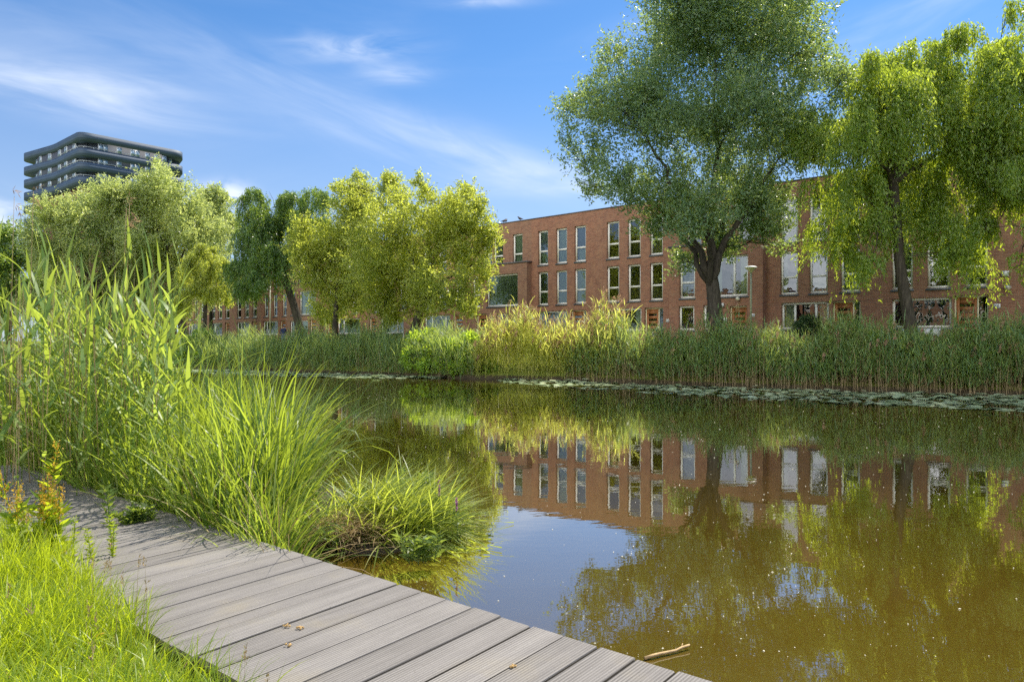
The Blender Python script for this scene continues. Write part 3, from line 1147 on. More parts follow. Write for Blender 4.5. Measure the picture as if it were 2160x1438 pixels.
tw = empty('apartment_tower', (-95, 165, 0), 0, 'dark blue grey apartment tower with curved balcony bands above the trees', 'tower')
toff = np.array([-95, 165])
ol = outline - toff
L0, C0, R0 = np.array(TP[0]) - toff, np.array(TP[2]) - toff, np.array(TP[3]) - toff


def setback(p):
    p = np.atleast_2d(p)
    d = .30 + 1.8 * np.exp(-(np.linalg.norm(p - C0, axis=1) / 4.2) ** 4) + 3.2 * np.exp(-(np.linalg.norm(p - L0, axis=1) / 5.0) ** 4) + 2.4 * np.exp(-(np.linalg.norm(p - R0, axis=1) / 3.0) ** 4)
    return d


inner = offset_poly(ol, 0)
nrm_ = (offset_poly(ol, 1.0) - ol)
inner = ol - nrm_ * setback(ol)[:, None]
levels = [45.75, 42.45, 39.45, 36.45]
m = MB()
prism(m, inner, 35.0, 45.0)
m.build('wall', M['tower_wall'], tw)
for i, zt in enumerate(levels):
    m = MB()
    prism(m, ol, zt - 1.65, zt)
    m.build('balcony_band', M['tower_band'], tw)
body = offset_poly(ol, -1.2)
body = np.array([q for q in body])
bodyp = np.where((body[:, :1] < (-109.0 + 95)), np.array([[-109.0 + 95, 0]]) * [1, 0] + body * [0, 1], body)
m = MB()
prism(m, bodyp, 0.5, 34.75)
m.build('brick_body', M['brick_tower'], tw)
# short balconies at the left end, lower down
endp = ol[ol[:, 0] < -13.0]
cx = endp.mean(0)
for zt in (33.3, 30.2, 27.1, 24.0, 20.9):
    m = MB()
    pp = np.array(sorted(endp.tolist(), key=lambda q: math.atan2(q[1] - cx[1], q[0] - cx[0])))
    prism(m, pp, zt - 1.5, zt)
    m.build('end_balcony', M['tower_band'], tw)


def edge_at(frac, a, b, d):
    a, b = np.array(a) - toff, np.array(b) - toff
    p = a + (b - a) * frac
    t_ = norm(b - a)
    n_ = np.array([t_[1], -t_[0]])
    return p + n_ * d, t_, n_


for lz in (42.45, 39.45, 36.45):
    for (a, b, fr, wd, hh) in [((-91, 149.6), (-76.6, 166), .22, 2.0, 1.5), ((-91, 149.6), (-76.6, 166), .36, 1.0, 1.3), ((-91, 149.6), (-76.6, 166), .51, 1.9, 1.5),
                               ((-91, 149.6), (-76.6, 166), .63, 1.0, 1.4), ((-91, 149.6), (-76.6, 166), .72, .95, 1.4), ((-91, 149.6), (-76.6, 166), .80, .95, 1.4), ((-91, 149.6), (-76.6, 166), .88, .95, 1.4),
                               ((-116, 168), (-103.2, 160), .36, .9, 1.6), ((-116, 168), (-103.2, 160), .58, .9, 1.6), ((-116, 168), (-103.2, 160), .86, 1.4, 1.6),
                               ((-103.2, 160), (-91, 149.6), .2, 1.6, 1.5), ((-103.2, 160), (-91, 149.6), .45, 1.6, 1.5), ((-103.2, 160), (-91, 149.6), .7, 1.6, 1.5)]:
        p, t_, n_ = edge_at(fr, a, b, 0)
        p = p - n_ * (float(setback(p)[0]) - .06)
        ang_ = math.atan2(t_[1], t_[0])
        mt = Matrix.Translation((p[0], p[1], lz + .75)) @ Matrix.Rotation(ang_, 4, 'Z')
        m = MB()
        m.box(-wd / 2, wd / 2, -.12, .3, -hh / 2, hh / 2, mt)
        g = m.build('window', M['tower_frame'], tw)
        m = MB()
        for k in ((-1, 1) if wd > 1.2 else (0,)):
            c_ = k * wd / 4
            hw = wd / 4 - .08 if k else wd / 2 - .09
            m.box(c_ - hw, c_ + hw, -.16, -.121, -hh / 2 + .1, hh / 2 - .1, mt)
        m.build('pane', M['tower_glass'], g)
    m = MB()                                               # white rail on the corner terrace
    rl = ol[(np.abs(ol[:, 0] - 4) < 10.5) & (ol[:, 1] < 0)]
    rl = np.array(sorted(rl.tolist()))
    rin = rl * .985
    m.tube(np.c_[rin, np.full(len(rin), lz + .35)], .05, 6)
    for q in rin[::2]:
        m.tube([(q[0], q[1], lz), (q[0], q[1], lz + .35)], .045, 5)
    m.build('railing', M['tower_frame'], tw)

# ------------------------------------------------------------------ trees
def bez(a, b, c, n):
    t = np.linspace(0, 1, n)[:, None]
    return a * (1 - t) ** 2 + b * 2 * t * (1 - t) + c * t ** 2


def wobble(p, amt):
    n = len(p)
    q = p.copy()
    k = rng.normal(0, amt, (n, 3))
    k[0] = 0
    k[-1] = 0
    return q + k


def make_tree(name, label, cat, group, Y, trunk_px, trunk_r, blobs_px, mat, style, n_leaf, leaf=(.13, .04),
              spread=.55, twig=(.5, 1.1), sub=5, fork=None, hang=(1.0, 2.2), yoff=None, gap=.25):
    """trunk_px: (u, v) points at depth Y; blobs_px: (u, v, r px). Everything becomes real metres at depth Y with a round plan."""
    sc = Y / 1500
    tp = np.array([at(u, v, Y) for u, v in trunk_px])
    base = np.array([tp[0][0], Y, float(ground_z(tp[0][0], Y)) - .08])
    root = empty(name, base, 0, label, cat, group)
    tp = tp - base
    tp[0] = 0
    nb = len(blobs_px)
    C = np.array([at(u, v, Y) for u, v, r in blobs_px]) - base
    R = np.array([r * sc for u, v, r in blobs_px])
    # depth: the crown is about as deep as it is wide
    xc = tp[-1][0]
    half = (C[:, 0].max() - C[:, 0].min()) / 2 + .5
    for i in range(nb):
        room = math.sqrt(max(.1, 1 - min(.95, abs(C[i, 0] - C[:, 0].mean()) / half) ** 2)) * half * spread
        C[i, 1] = rng.uniform(-1, 1) * room if yoff is None else yoff[i]
    br = MB()
    rad = np.linspace(trunk_r, trunk_r * .62, len(tp))
    # smooth trunk with flared foot
    ts = np.linspace(0, 1, 14)
    seg = np.linspace(0, 1, len(tp))
    tps = np.stack([np.interp(ts, seg, tp[:, k]) for k in range(3)], -1)
    tps[1:-1] = (tps[:-2] + 2 * tps[1:-1] + tps[2:]) / 4
    rs = np.interp(ts, seg, rad)
    rs[0] *= 1.5
    rs[1] *= 1.12
    rs *= 1 + rng.normal(0, .03, len(rs))
    br.tube(tps, rs, 12)
    top = tp[-1]
    # a tapering head on the trunk so that the limbs grow out of it
    br.tube(np.array([top, top + [0, 0, .35], top + [0, 0, .8]]), [rs[-1], rs[-1] * .8, rs[-1] * .25], 10)
    order = np.argsort(-(R + rng.uniform(0, .3, nb)))
    picked = []
    for i in order:
        dirn = norm((C[i] - top) * [1, 1, .8])
        if all(np.dot(dirn, q_) < .86 for _, q_ in picked) and C[i, 2] > top[2]:
            picked.append((i, dirn))
        if len(picked) == 6:
            break
    anchors = [np.array([*(top + [0, 0, .1]), trunk_r * .45])]
    for i, _ in picked:
        a = top + rng.normal(0, trunk_r * .10, 3) * [1, 1, .3] - [0, 0, trunk_r * 1.5]
        c = C[i]
        d = np.linalg.norm(c - a)
        mid = a * .5 + c * .5 + np.array([-(c - a)[0] * .10, -(c - a)[1] * .10, d * .10])
        p = wobble(bez(a, mid, c, 12), d * .014)
        rr_ = np.linspace(trunk_r * rng.uniform(.36, .48), .02, 12)
        br.tube(p, rr_, 8)
        for k_ in range(3, 11):
            anchors.append(np.array([*p[k_], rr_[k_]]))
    anchors = np.array(anchors)
    maj = {i for i, _ in picked}
    for i in np.argsort(C[:, 2]):
        i = int(i)
        c = C[i]
        if i not in maj:
            dd = np.linalg.norm(anchors[:, :3] - c, axis=1) + 3.0 * np.maximum(0, anchors[:, 2] - c[2] + .2)
            k_ = int(np.argmin(dd))
            a, ra = anchors[k_, :3], anchors[k_, 3]
            d = np.linalg.norm(c - a)
            if d > .25:
                mid = (a + c) / 2 + np.array([0, 0, d * .12])
                p = wobble(bez(a, mid, c, 8), d * .02)
                r0 = min(ra * .75, .02 + .010 * R[i] + .006 * d)
                br.tube(p, np.linspace(r0, max(.009, r0 * .25), 8), 6)
                anchors = np.vstack([anchors, np.c_[p[3:], np.linspace(r0, max(.009, r0 * .25), 8)[3:]]])
            else:
                p = np.linspace(a, c, 8)
        else:
            p = np.linspace(C[i] - (C[i] - top) * .3, C[i], 8)
        for _ in range(sub):
            q0 = p[int(rng.integers(2, 8))]
            q1 = c + rand_dir(1)[0] * R[i] * rng.uniform(.55, 1.0) * np.array([1, 1, .9])
            q1[2] += R[i] * .15
            qm = (q0 + q1) / 2 + np.array([0, 0, .12 * R[i]])
            br.tube(wobble(bez(q0, qm, q1, 5), R[i] * .03), np.linspace(.014, .005, 5), 4, False)
    br.build('trunk', M['bark'], root, True)
    # foliage
    wgt = R ** 2
    per = np.maximum(40, (n_leaf * wgt / wgt.sum())).astype(int)
    Ps, Ds, Ls = [], [], []
    for i in range(nb):
        if style == 'upright':
            k = 14
            nt = max(4, per[i] // k)
            o = rand_dir(nt)
            o[:, 2] = o[:, 2] * .95 + .05
            rr = R[i] * rng.uniform(.25, 1.0, nt) ** .55
            # separate tufts inside the blob so that gaps stay open
            nc = max(6, int(8 + R[i] * 6))
            cl = rand_dir(nc)
            cl[:, 2] = cl[:, 2] * .9 + .08
            tc_ = C[i] + cl * (R[i] * rng.uniform(.35, .95, nc))[:, None]
            tr_ = R[i] * rng.uniform(.17, .36, nc) + .06
            own = rng.integers(0, nc, nt)
            o = norm(cl[own] + o * .35)
            s = tc_[own] + rng.normal(0, 1, (nt, 3)) * (tr_[own] * gap * 3.0)[:, None]
            d = norm(o * .55 + np.array([0, 0, .75]) + rng.normal(0, .35, (nt, 3)))
            L = rng.uniform(*twig, nt) * min(1.0, .4 + R[i] * .35)
            t = rng.uniform(0, 1, (nt, k, 1))
            P = s[:, None] + d[:, None] * (t - .35) * L[:, None, None] + rng.normal(0, .055, (nt, k, 3))
            P[..., 2] -= (t[..., 0] ** 2) * L[:, None] * .22
            D = d[:, None] * .5 + rng.normal(0, .6, (nt, k, 3)) + np.array([0, 0, -.18])
        else:
            k = 40
            nt = max(4, per[i] // k)
            o = rand_dir(nt)
            o[:, 2] = np.abs(o[:, 2]) * .8 + .02
            o = norm(o)
            nc = max(4, int(6 + R[i] * 3))
            cl = rand_dir(nc)
            cl[:, 2] = np.abs(cl[:, 2])
            o = norm(o * gap * 1.3 + cl[rng.integers(0, nc, nt)])
            s = C[i] + o * (R[i] * rng.uniform(.35, 1.0, nt) ** .6)[:, None]
            L = rng.uniform(*hang, nt) * min(1.0, .45 + R[i] * .3) * rng.uniform(.40, 1.05)
            t = rng.uniform(0, 1, (nt, k)) ** .9
            oh = o * [1, 1, 0]
            sway = rng.normal(0, .16, (nt, 2))
            P = np.zeros((nt, k, 3))
            out = .28 * np.minimum(1, t * 2.6) * L[:, None] * .6
            P[..., 0] = s[:, 0:1] + oh[:, 0:1] * out + sway[:, 0:1] * t * L[:, None]
            P[..., 1] = s[:, 1:2] + oh[:, 1:2] * out + sway[:, 1:2] * t * L[:, None]
            P[..., 2] = s[:, 2:3] + .12 * L[:, None] * np.sin(np.minimum(1, t * 3) * PI / 2) * (o[:, 2:3]) - (t ** 1.25) * L[:, None]
            P += rng.normal(0, .055, P.shape)
            D = np.array([0, 0, -.9]) + rng.normal(0, .42, (nt, k, 3)) + oh[:, None] * .2
        Ps.append(P.reshape(-1, 3))
        Ds.append(D.reshape(-1, 3))
    P = np.concatenate(Ps)
    D = np.concatenate(Ds)
    n = len(P)
    sz = rng.uniform(.65, 1.25, n)
    v, q = leaf_quads(P, D, leaf[0] * sz, leaf[1] * sz)
    mesh_np('crown', v, q, M[mat], root)
    return root


TG = 'trees on the far bank'
big = make_tree('willow_tree', 'tall grey green willow with a thick dark trunk before the brick houses', 'tree', TG, 27.0,
    [(1512, 745), (1510, 690), (1507, 640), (1503, 600), (1500, 575)], .34,
    [(1212, 245, 42), (1245, 320, 62), (1285, 185, 62), (1330, 105, 75), (1285, 400, 50), (1330, 432, 36), (1250, 385, 34), (1400, 55, 88), (1480, -35, 105), (1580, -20, 100), (1645, 60, 62),
     (1700, 150, 62), (1742, 168, 32), (1690, 245, 78), (1600, 190, 105), (1500, 140, 115), (1420, 225, 105), (1345, 290, 88), (1500, 305, 105), (1600, 330, 88), (1655, 395, 62),
     (1420, 385, 80), (1510, 420, 80), (1575, 440, 50), (1455, 480, 52), (1395, 470, 40), (1690, 505, 26), (1665, 470, 30), (1370, 200, 70), (1560, 90, 90), (1310, 250, 60), (1560, 270, 80), (1640, 160, 70),
     (1530, -150, 115), (1450, -130, 88), (1610, -120, 78), (1530, -250, 80), (1480, 70, 85), (1525, 15, 85), (1560, -70, 85), (1440, 10, 70), (1600, 110, 70), (1530, 230, 80), (1540, 520, 34), (1250, 245, 50), (1440, 445, 62), (1540, 470, 52), (1600, 425, 58), (1640, 330, 80), (1725, 215, 52), (1752, 190, 30), (1350, 375, 55), (1470, 535, 30), (1620, 480, 36), (1700, 300, 55), (1418, 500, 40), (1452, 548, 28), (1560, 500, 42), (1595, 470, 42), (1530, 480, 36), (1400, 440, 44)],
    'willow_grey', 'upright', 200000, (.15, .050), .55, (.6, 1.3), 6, True)
make_tree('weeping_willow', 'weeping willow with a slim leaning trunk and long yellow green strands', 'tree', TG, 25.0,
    [(1930, 750), (1922, 700), (1912, 640), (1900, 580), (1893, 500), (1888, 430), (1885, 370)], .225,
    [(1690, 275, 34), (1735, 250, 48), (1800, 195, 52), (1860, 150, 56), (1930, 135, 56), (1995, 115, 45), (2050, 80, 32), (1775, 310, 78), (1870, 260, 88), (1965, 250, 88),
     (2050, 200, 62), (1785, 420, 46), (1850, 390, 66), (1950, 390, 80), (2040, 370, 72), (1810, 480, 40), (1985, 480, 50), (2045, 490, 42), (1830, 235, 60), (2010, 300, 70), (1800, 530, 24), (1835, 470, 30), (1895, 175, 40), (1962, 165, 40), (2030, 150, 40), (1820, 260, 50), (1712, 300, 34), (1755, 290, 44), (1925, 330, 60), (2060, 300, 50), (1990, 420, 60), (1890, 470, 40), (1765, 470, 34), (1800, 560, 26), (1838, 545, 26), (1985, 540, 36), (2040, 550, 30), (1728, 395, 32)],
    'willow_yellow', 'weep', 150000, (.14, .042), .5, (.5, 1.1), 4, True, (1.5, 3.6))
make_tree('weeping_willow', 'weeping willow at the right edge with its trunk out of view', 'tree', TG, 23.0,
    [(2290, 760), (2285, 640), (2270, 480), (2260, 350)], .26,
    [(2085, 130, 40), (2120, 110, 40), (2160, 100, 50), (2110, 200, 55), (2160, 190, 70), (2230, 170, 80), (2130, 290, 68), (2200, 300, 90), (2110, 380, 52), (2170, 410, 70), (2250, 400, 80), (2120, 470, 42), (2180, 500, 50), (2320, 250, 90), (2340, 380, 80), (2085, 60, 22), (2140, 560, 26), (2080, 190, 45), (2085, 260, 45), (2145, 250, 55), (2160, 330, 55), (2090, 330, 45)],
    'willow_yellow', 'weep', 105000, (.14, .042), .5, (.5, 1.1), 4, True, (1.5, 3.4))
yb = make_tree('leafy_tree', 'bright yellow green tree with a forked trunk left of the brick bay', 'tree', TG, 38.0,
    [(862, 745), (870, 705), (882, 670), (890, 640), (896, 620)], .26,
    [(815, 390, 24), (832, 430, 42), (845, 490, 62), (890, 455, 52), (905, 425, 24), (955, 425, 34), (985, 408, 20), (962, 470, 56), (1005, 480, 40), (1025, 515, 28), (925, 520, 76), (1000, 555, 44), (975, 615, 40), (985, 655, 22), (850, 560, 72), (800, 575, 60),
     (800, 640, 44), (860, 620, 55), (925, 630, 52), (1020, 585, 20), (770, 520, 40), (830, 670, 26), (742, 400, 16), (808, 376, 20), (822, 372, 16), (975, 395, 14), (1010, 440, 18), (1040, 490, 14), (900, 405, 16)],
    'tree_yellow', 'upright', 88000, (.16, .062), .6, (.6, 1.3), 6, True)
make_tree('leafy_tree', 'yellow green tree with tall wispy tops beside the leaning willow', 'tree', TG, 40.0,
    [(705, 745), (706, 700), (708, 660), (712, 620)], .2,
    [(752, 372, 16), (760, 398, 24), (765, 425, 36), (715, 400, 14), (640, 470, 16), (735, 450, 42), (772, 480, 46), (720, 510, 55), (760, 560, 55), (680, 540, 48), (700, 600, 55), (650, 530, 34), (655, 585, 36), (745, 630, 48), (690, 650, 36), (640, 500, 26)],
    'tree_yellow', 'upright', 60000, (.16, .06), .6, (.6, 1.3), 6, True)
make_tree('weeping_willow', 'dark weeping willow with a black leaning trunk left of the yellow trees', 'tree', TG, 46.0,
    [(645, 742), (634, 700), (622, 650), (608, 610), (598, 580), (588, 540)], .30,
    [(528, 415, 26), (520, 450, 40), (565, 430, 38), (605, 425, 32), (655, 420, 30), (690, 430, 24), (560, 490, 58), (522, 520, 44), (610, 480, 52), (655, 470, 46), (540, 560, 50), (590, 560, 46), (505, 570, 28), (625, 530, 40), (555, 610, 34), (520, 620, 28), (680, 490, 34)],
    'willow_dark', 'weep', 90000, (.18, .05), .55, (.6, 1.2), 4, True, (1.2, 3.4))
make_tree('weeping_willow', 'small drooping green willow between the tall reeds and the dark willow', 'tree', TG, 50.0,
    [(432, 738), (432, 690), (434, 640), (436, 590)], .16,
    [(430, 560, 34), (405, 575, 28), (460, 570, 32), (440, 530, 22), (420, 620, 30), (465, 625, 30), (400, 640, 22)],
    'tree_yellow', 'weep', 36000, (.18, .05), .6, (.6, 1.2), 4, True, (1.2, 3.0))
make_tree('silver_willow', 'pale silver leaved willow below the apartment tower, right of its brick wall', 'tree', TG, 62.0,
    [(392, 740), (385, 690), (375, 640), (365, 600)], .42,
    [(340, 385, 36), (325, 430, 52), (372, 415, 40), (400, 450, 42), (360, 480, 66), (300, 480, 52), (420, 500, 50), (460, 480, 32), (390, 560, 62), (320, 560, 62), (450, 540, 40), (290, 600, 50), (350, 630, 56), (415, 625, 46), (470, 580, 30)],
    'willow_silver', 'upright', 90000, (.24, .085), .6, (.9, 1.8), 5, True)
make_tree('silver_willow', 'broad pale silver leaved willow behind the tall reeds at left', 'tree', TG, 60.0,
    [(200, 740), (200, 690), (202, 640), (205, 600)], .42,
    [(157, 425, 26), (138, 470, 34), (170, 465, 44), (215, 420, 42), (245, 405, 34), (270, 440, 48), (225, 480, 60), (118, 522, 34), (160, 530, 60), (250, 540, 62), (112, 570, 32), (150, 610, 52), (230, 620, 60), (290, 520, 46), (95, 640, 36)],
    'willow_silver', 'upright', 90000, (.24, .085), .6, (.9, 1.8), 5, True)
make_tree('leafy_tree', 'small olive tree peeping over between the silver and dark willows', 'tree', TG, 70.0,
    [(445, 740), (445, 680), (446, 600), (446, 520)], .2,
    [(445, 415, 24), (425, 425, 20), (465, 430, 22), (445, 460, 36), (480, 470, 26), (440, 520, 40)],
    'willow_silver', 'upright', 22000, (.26, .10), .6, (.9, 1.6), 5, True)
make_tree('leafy_tree', 'dark green treetop at the far left edge behind the reeds', 'tree', TG, 66.0,
    [(20, 740), (20, 690), (22, 640), (22, 580)], .22,
    [(28, 495, 20), (5, 520, 36), (50, 530, 36), (20, 570, 50), (70, 590, 36), (-30, 560, 50), (30, 640, 50), (-40, 640, 50)],
    'willow_dark', 'upright', 40000, (.26, .10), .6, (.8, 1.6), 5, True)


def copy_tree(src, loc, rz, sc, label):
    r = src.copy()
    COL.objects.link(r)
    r.location = loc
    r.rotation_euler = (0, 0, rz)
    r.scale = (sc, sc, sc)
    r['label'] = label
    for ch in src.children:
        c_ = ch.copy()
        COL.objects.link(c_)
        c_.parent = r
    return r


# the near shore behind us: what the windows and the water mirror
for (x, y_, rz_, sc_, src_, lb_) in [(-14, -7, 1.0, .46, big, 'tall willow on the near shore mirrored in the upper windows'),
                                (-25, 6, 2.2, .42, big, 'lower willow on the near shore mirrored in the ground windows'),
                                (-34, 14, .4, 1.0, yb, 'yellow green tree on the near shore mirrored in the left windows'),
                                (-5, -16, 4.0, .9, yb, 'yellow green tree behind the viewpoint mirrored in the right windows')]:
    copy_tree(src_, (x, y_, .35), rz_, sc_, lb_)

sil = [o for o in COL.objects if o.get('label', '').startswith('broad pale silver')][0]
for (u_, Y_t, rz_, sc_, lb_) in [(-120, 84, 1.0, .9, 'pale willow far left beyond the pond bend, nearer of two'), (-20, 96, 2.6, .8, 'pale willow far left behind the reeds, farther of two'), (120, 92, 4.4, .7, 'pale willow hidden low behind the broad silver willow')]:
    copy_tree(sil, ((u_ - 1080) / 1500 * Y_t, Y_t, G), rz_, sc_, lb_)

# ------------------------------------------------------------------ bushes on the far bank
def make_bush(name, label, cat, group, blobs_, mat, n, leaf, base_uvY):
    """blobs_: (u, v, r px, Y)"""
    u0, v0, Y0 = base_uvY
    bx_, by_ = (u0 - 1080) / 1500 * Y0, Y0
    base = np.array([bx_, by_, float(ground_z(bx_, by_))])
    Ps, Ds = [], []
    A = sum(b[2] ** 2 for b in blobs_)
    mb = MB()
    for (u, v, r, Y) in blobs_:
        c = at(u, v, Y) - base
        R = r * Y / 1500
        k = max(60, int(n * r * r / A))
        o = rand_dir(k)
        nc = 9
        o = norm(o * .75 + rand_dir(nc)[rng.integers(0, nc, k)])
        P = c + o * (R * rng.uniform(.2, 1.0, k) ** .5)[:, None] + rng.normal(0, .03, (k, 3))
        Ps.append(P)
        Ds.append(o * .5 + rng.normal(0, .5, (k, 3)) + [0, 0, .25])
        for _ in range(7):
            e = c + rand_dir(1)[0] * R * .85
            mb.tube(bez(np.array([c[0] * .7, c[1] * .7, 0.0]), (c + e) / 2 * [.9, .9, 1], e, 6), np.linspace(.014, .004, 6), 4, False)
    P = np.concatenate(Ps)
    D = np.concatenate(Ds)
    ok = P[:, 2] + base[2] > np.maximum(.02, ground_z(P[:, 0] + base[0], P[:, 1] + base[1]) - .05)
    P, D = P[ok], D[ok]
    sz = rng.uniform(.6, 1.3, len(P))
    v, q = leaf_quads(P, D, leaf[0] * sz, leaf[1] * sz)
    root = empty(name, base, 0, label, cat, group)
    mesh_np('foliage', v, q, M[mat], root)
    mb.build('stem', M['bark'], root)
    return root


SG = 'bushes along the far bank'
make_bush('shrub', 'bright green leafy shrub at the water edge under the yellow tree', 'bush', SG,
    [(880, 725, 26, 32.5), (905, 715, 22, 32.8), (870, 755, 26, 32), (915, 745, 30, 32), (945, 735, 24, 32), (900, 775, 22, 31.6), (940, 770, 24, 31.4)], 'bush', 4600, (.15, .08), (900, 790, 32))
make_bush('shrub', 'yellow green shrub left of the golden reeds', 'bush', SG,
    [(965, 740, 26, 31.2), (990, 725, 24, 31.4), (985, 765, 28, 30.8), (1015, 745, 24, 31), (1030, 775, 22, 30.4), (960, 778, 20, 30.8)], 'bush', 4600, (.15, .07), (990, 795, 31))
make_bush('shrub', 'dull green shrub on the far bank below the small drooping willow', 'bush', SG,
    [(400, 735, 26, 42), (430, 720, 28, 42.5), (455, 740, 24, 41.5), (415, 760, 20, 41), (385, 760, 20, 41.5), (445, 765, 16, 40.8)], 'bush', 4200, (.17, .09), (420, 775, 42))
make_bush('shrub', 'round dark shrub before the wide window right of the street lamp', 'bush', SG,
    [(1705, 690, 24, 33), (1685, 700, 20, 32.8), (1728, 700, 20, 33), (1705, 715, 26, 32.8)], 'bush_dark', 5000, (.13, .045), (1705, 735, 33))
make_bush('tall_nettle', 'sunlit nettle clump standing above the shaded reeds below the slim willow', 'plant', SG,
    [(1840, 720, 16, 23.2), (1858, 715, 14, 23.4), (1835, 745, 18, 23), (1862, 745, 18, 23), (1850, 775, 16, 22.6), (1830, 770, 12, 22.7)], 'bush', 4200, (.11, .05), (1848, 790, 23.2))
make_bush('shrub', 'low yellow green shrub between the dark shaded sedges', 'bush', SG,
    [(750, 760, 16, 35.2), (775, 770, 14, 34.8), (735, 772, 12, 35.2), (800, 772, 12, 34.4)], 'bush', 2600, (.13, .06), (765, 785, 35.2))
for k_, (u_, lb_) in enumerate([(820, 'dark garden hedge under the ground floor window behind the yellow tree'), (700, 'dark garden hedge left of the yellow trees')]):
    Yh = 84350 / (u_ + 627) - 2.4
    make_bush('garden_hedge', lb_, 'hedge', SG, [(u_ + d_, 715, 11, Yh - d_ * .022) for d_ in range(-45, 50, 14)], 'bush_dark', 3600, (.15, .07), (u_, 725, Yh))


# ------------------------------------------------------------------ reed belts on the far bank (nobody could count them)
def bank_points(n, u0, u1, d0, d1):
    """points scattered along the far shore between two view columns, d metres inland from the water's edge"""
    xs = np.linspace(-30, 30, 2000)
    ys = bank_y(xs)
    us = 1080 + 1500 * xs / ys
    u = rng.uniform(u0, u1, n)
    # even spacing in metres: weight by depth
    X = np.interp(u, us, xs)
    Yb = bank_y(X)
    d = rng.uniform(d0, d1, n)
    X2, Y2 = X + d * .50, Yb + d * .86
    return X2, Y2


def reed_mass(name, X, Y, h0, h1, leafmat, nleaf=6, LL=(.30, .55), LW=(.022, .034), stalkmat='reed_tan', plume=0.0, stalk_share=1.0, lean=.09, low=.25):
    n = len(X)
    Zb = np.maximum(ground_z(X, Y), -.10) - .02
    H = rng.uniform(h0, h1, n) * (1 + .20 * np.sin(X * 1.7 + 1) + .15 * np.sin(X * 4.3 + Y) + .10 * np.sin(X * 9.1))
    hd = rng.uniform(0, 2 * PI, n)
    le = np.abs(rng.normal(0, lean, n))
    B = np.stack([X, Y, Zb], -1)
    # stalks
    k = int(n * stalk_share)
    sv, sq = blades(B[:k], hd[:k], H[:k] * rng.uniform(.8, 1.08, k), rng.uniform(.010, .017, k), le[:k], le[:k] * 1.5, 4, 'strap')
    o1 = (sv, sq)
    # leaves
    idx = np.repeat(np.arange(n), nleaf)
    t = rng.uniform(low, 1.0, len(idx))
    ln = le[idx] * (1 + .6 * t)
    Hd = np.stack([np.cos(hd[idx]), np.sin(hd[idx])], -1)
    P = B[idx] + np.concatenate([Hd * (np.sin(ln) * H[idx] * t)[:, None], (np.cos(ln) * H[idx] * t)[:, None]], 1)
    lv = blades(P, rng.uniform(0, 2 * PI, len(idx)), rng.uniform(*LL, len(idx)), rng.uniform(*LW, len(idx)),
                rng.uniform(.15, .95, len(idx)), rng.uniform(.2, 1.5, len(idx)), 4, 'reed')
    root = tag(mesh_np(name, lv[0], lv[1], M[leafmat]), None, None, None, 'stuff')
    mesh_np('stalk', o1[0], o1[1], M[stalkmat], root)
    if plume > 0:
        kp = np.where(rng.random(n) < plume)[0]
        tip = B[kp] + np.concatenate([np.stack([np.cos(hd[kp]), np.sin(hd[kp])], -1) * (np.sin(le[kp] * 1.6) * H[kp])[:, None], (np.cos(le[kp] * 1.6) * H[kp])[:, None]], 1)
        m_ = 16
        ii_ = np.repeat(np.arange(len(kp)), m_)
        tt = rng.uniform(0, 1, len(ii_))
        PP = tip[ii_] + np.stack([.05 * tt + rng.normal(0, .02, len(ii_)), rng.normal(0, .02, len(ii_)), -.05 + .26 * tt], -1)
        DD = np.stack([rng.normal(.35, .3, len(ii_)), rng.normal(0, .3, len(ii_)), rng.uniform(.2, 1.0, len(ii_))], -1)
        pv_, pq_ = leaf_quads(PP, DD, rng.uniform(.08, .15, len(ii_)), rng.uniform(.02, .035, len(ii_)))
        mesh_np('plume', pv_, pq_, M['plume'], root)
    return root


x_, y_ = bank_points(5200, 1190, 2300, -.15, 1.5)
tag(reed_mass('reeds', x_, y_, 0.80, 1.58, 'reed', 8, plume=.04, lean=.15), 'shaded green reed belt along the far water edge')
x_, y_ = bank_points(950, 995, 1290, -.1, 1.6)
tag(reed_mass('reeds', x_, y_, 1.15, 2.05, 'reed_gold', 8, (.35, .65), (.03, .046), 'reed_gold', .40), 'sunlit golden reeds with feathery plumes on the far bank')
x_, y_ = bank_points(2600, 360, 1000, -.1, 1.6)
tag(reed_mass('sedges', x_, y_, .9, 1.5, 'reed', 8, (.4, .8), (.018, .03), 'reed_tan', 0, .5, .16, .0), 'dark shaded sedges along the left far bank')
# scattered tall dry stalks standing above the reed belt
x_, y_ = bank_points(420, 1190, 2300, .1, 1.6)
Bz = np.stack([x_, y_, np.full(len(x_), .1)], -1)
v_, q_ = blades(Bz, rng.uniform(0, 6.28, len(x_)), rng.uniform(1.6, 2.25, len(x_)), .010, rng.uniform(0, .12, len(x_)), rng.uniform(0, .3, len(x_)), 5, 'strap')
tag(mesh_np('dry_reeds', v_, q_, M['reed_tan']), 'thin dry stalks rising out of the reed belt', None, None, 'stuff')
# rough grass on the far lawn
xs_ = rng.uniform(-26, 19, 60000)
ys_ = bank_y(xs_) + rng.uniform(.8, 11, 60000)
sfac = (xs_ - F0[0]) * FN[0] + (ys_ - F0[1]) * FN[1]
ok = sfac < -2.7
xs_, ys_ = xs_[ok], ys_[ok]
v_, q_ = blades(np.stack([xs_, ys_, ground_z(xs_, ys_) - .01], -1), rng.uniform(0, 6.28, len(xs_)), rng.uniform(.06, .20, len(xs_)), rng.uniform(.012, .022, len(xs_)), rng.uniform(0, .5, len(xs_)), rng.uniform(0, .8, len(xs_)), 2)
tag(mesh_np('lawn_grass', v_, q_, M['grass']), 'short sunlit lawn between the reeds and the houses', None, None, 'stuff')

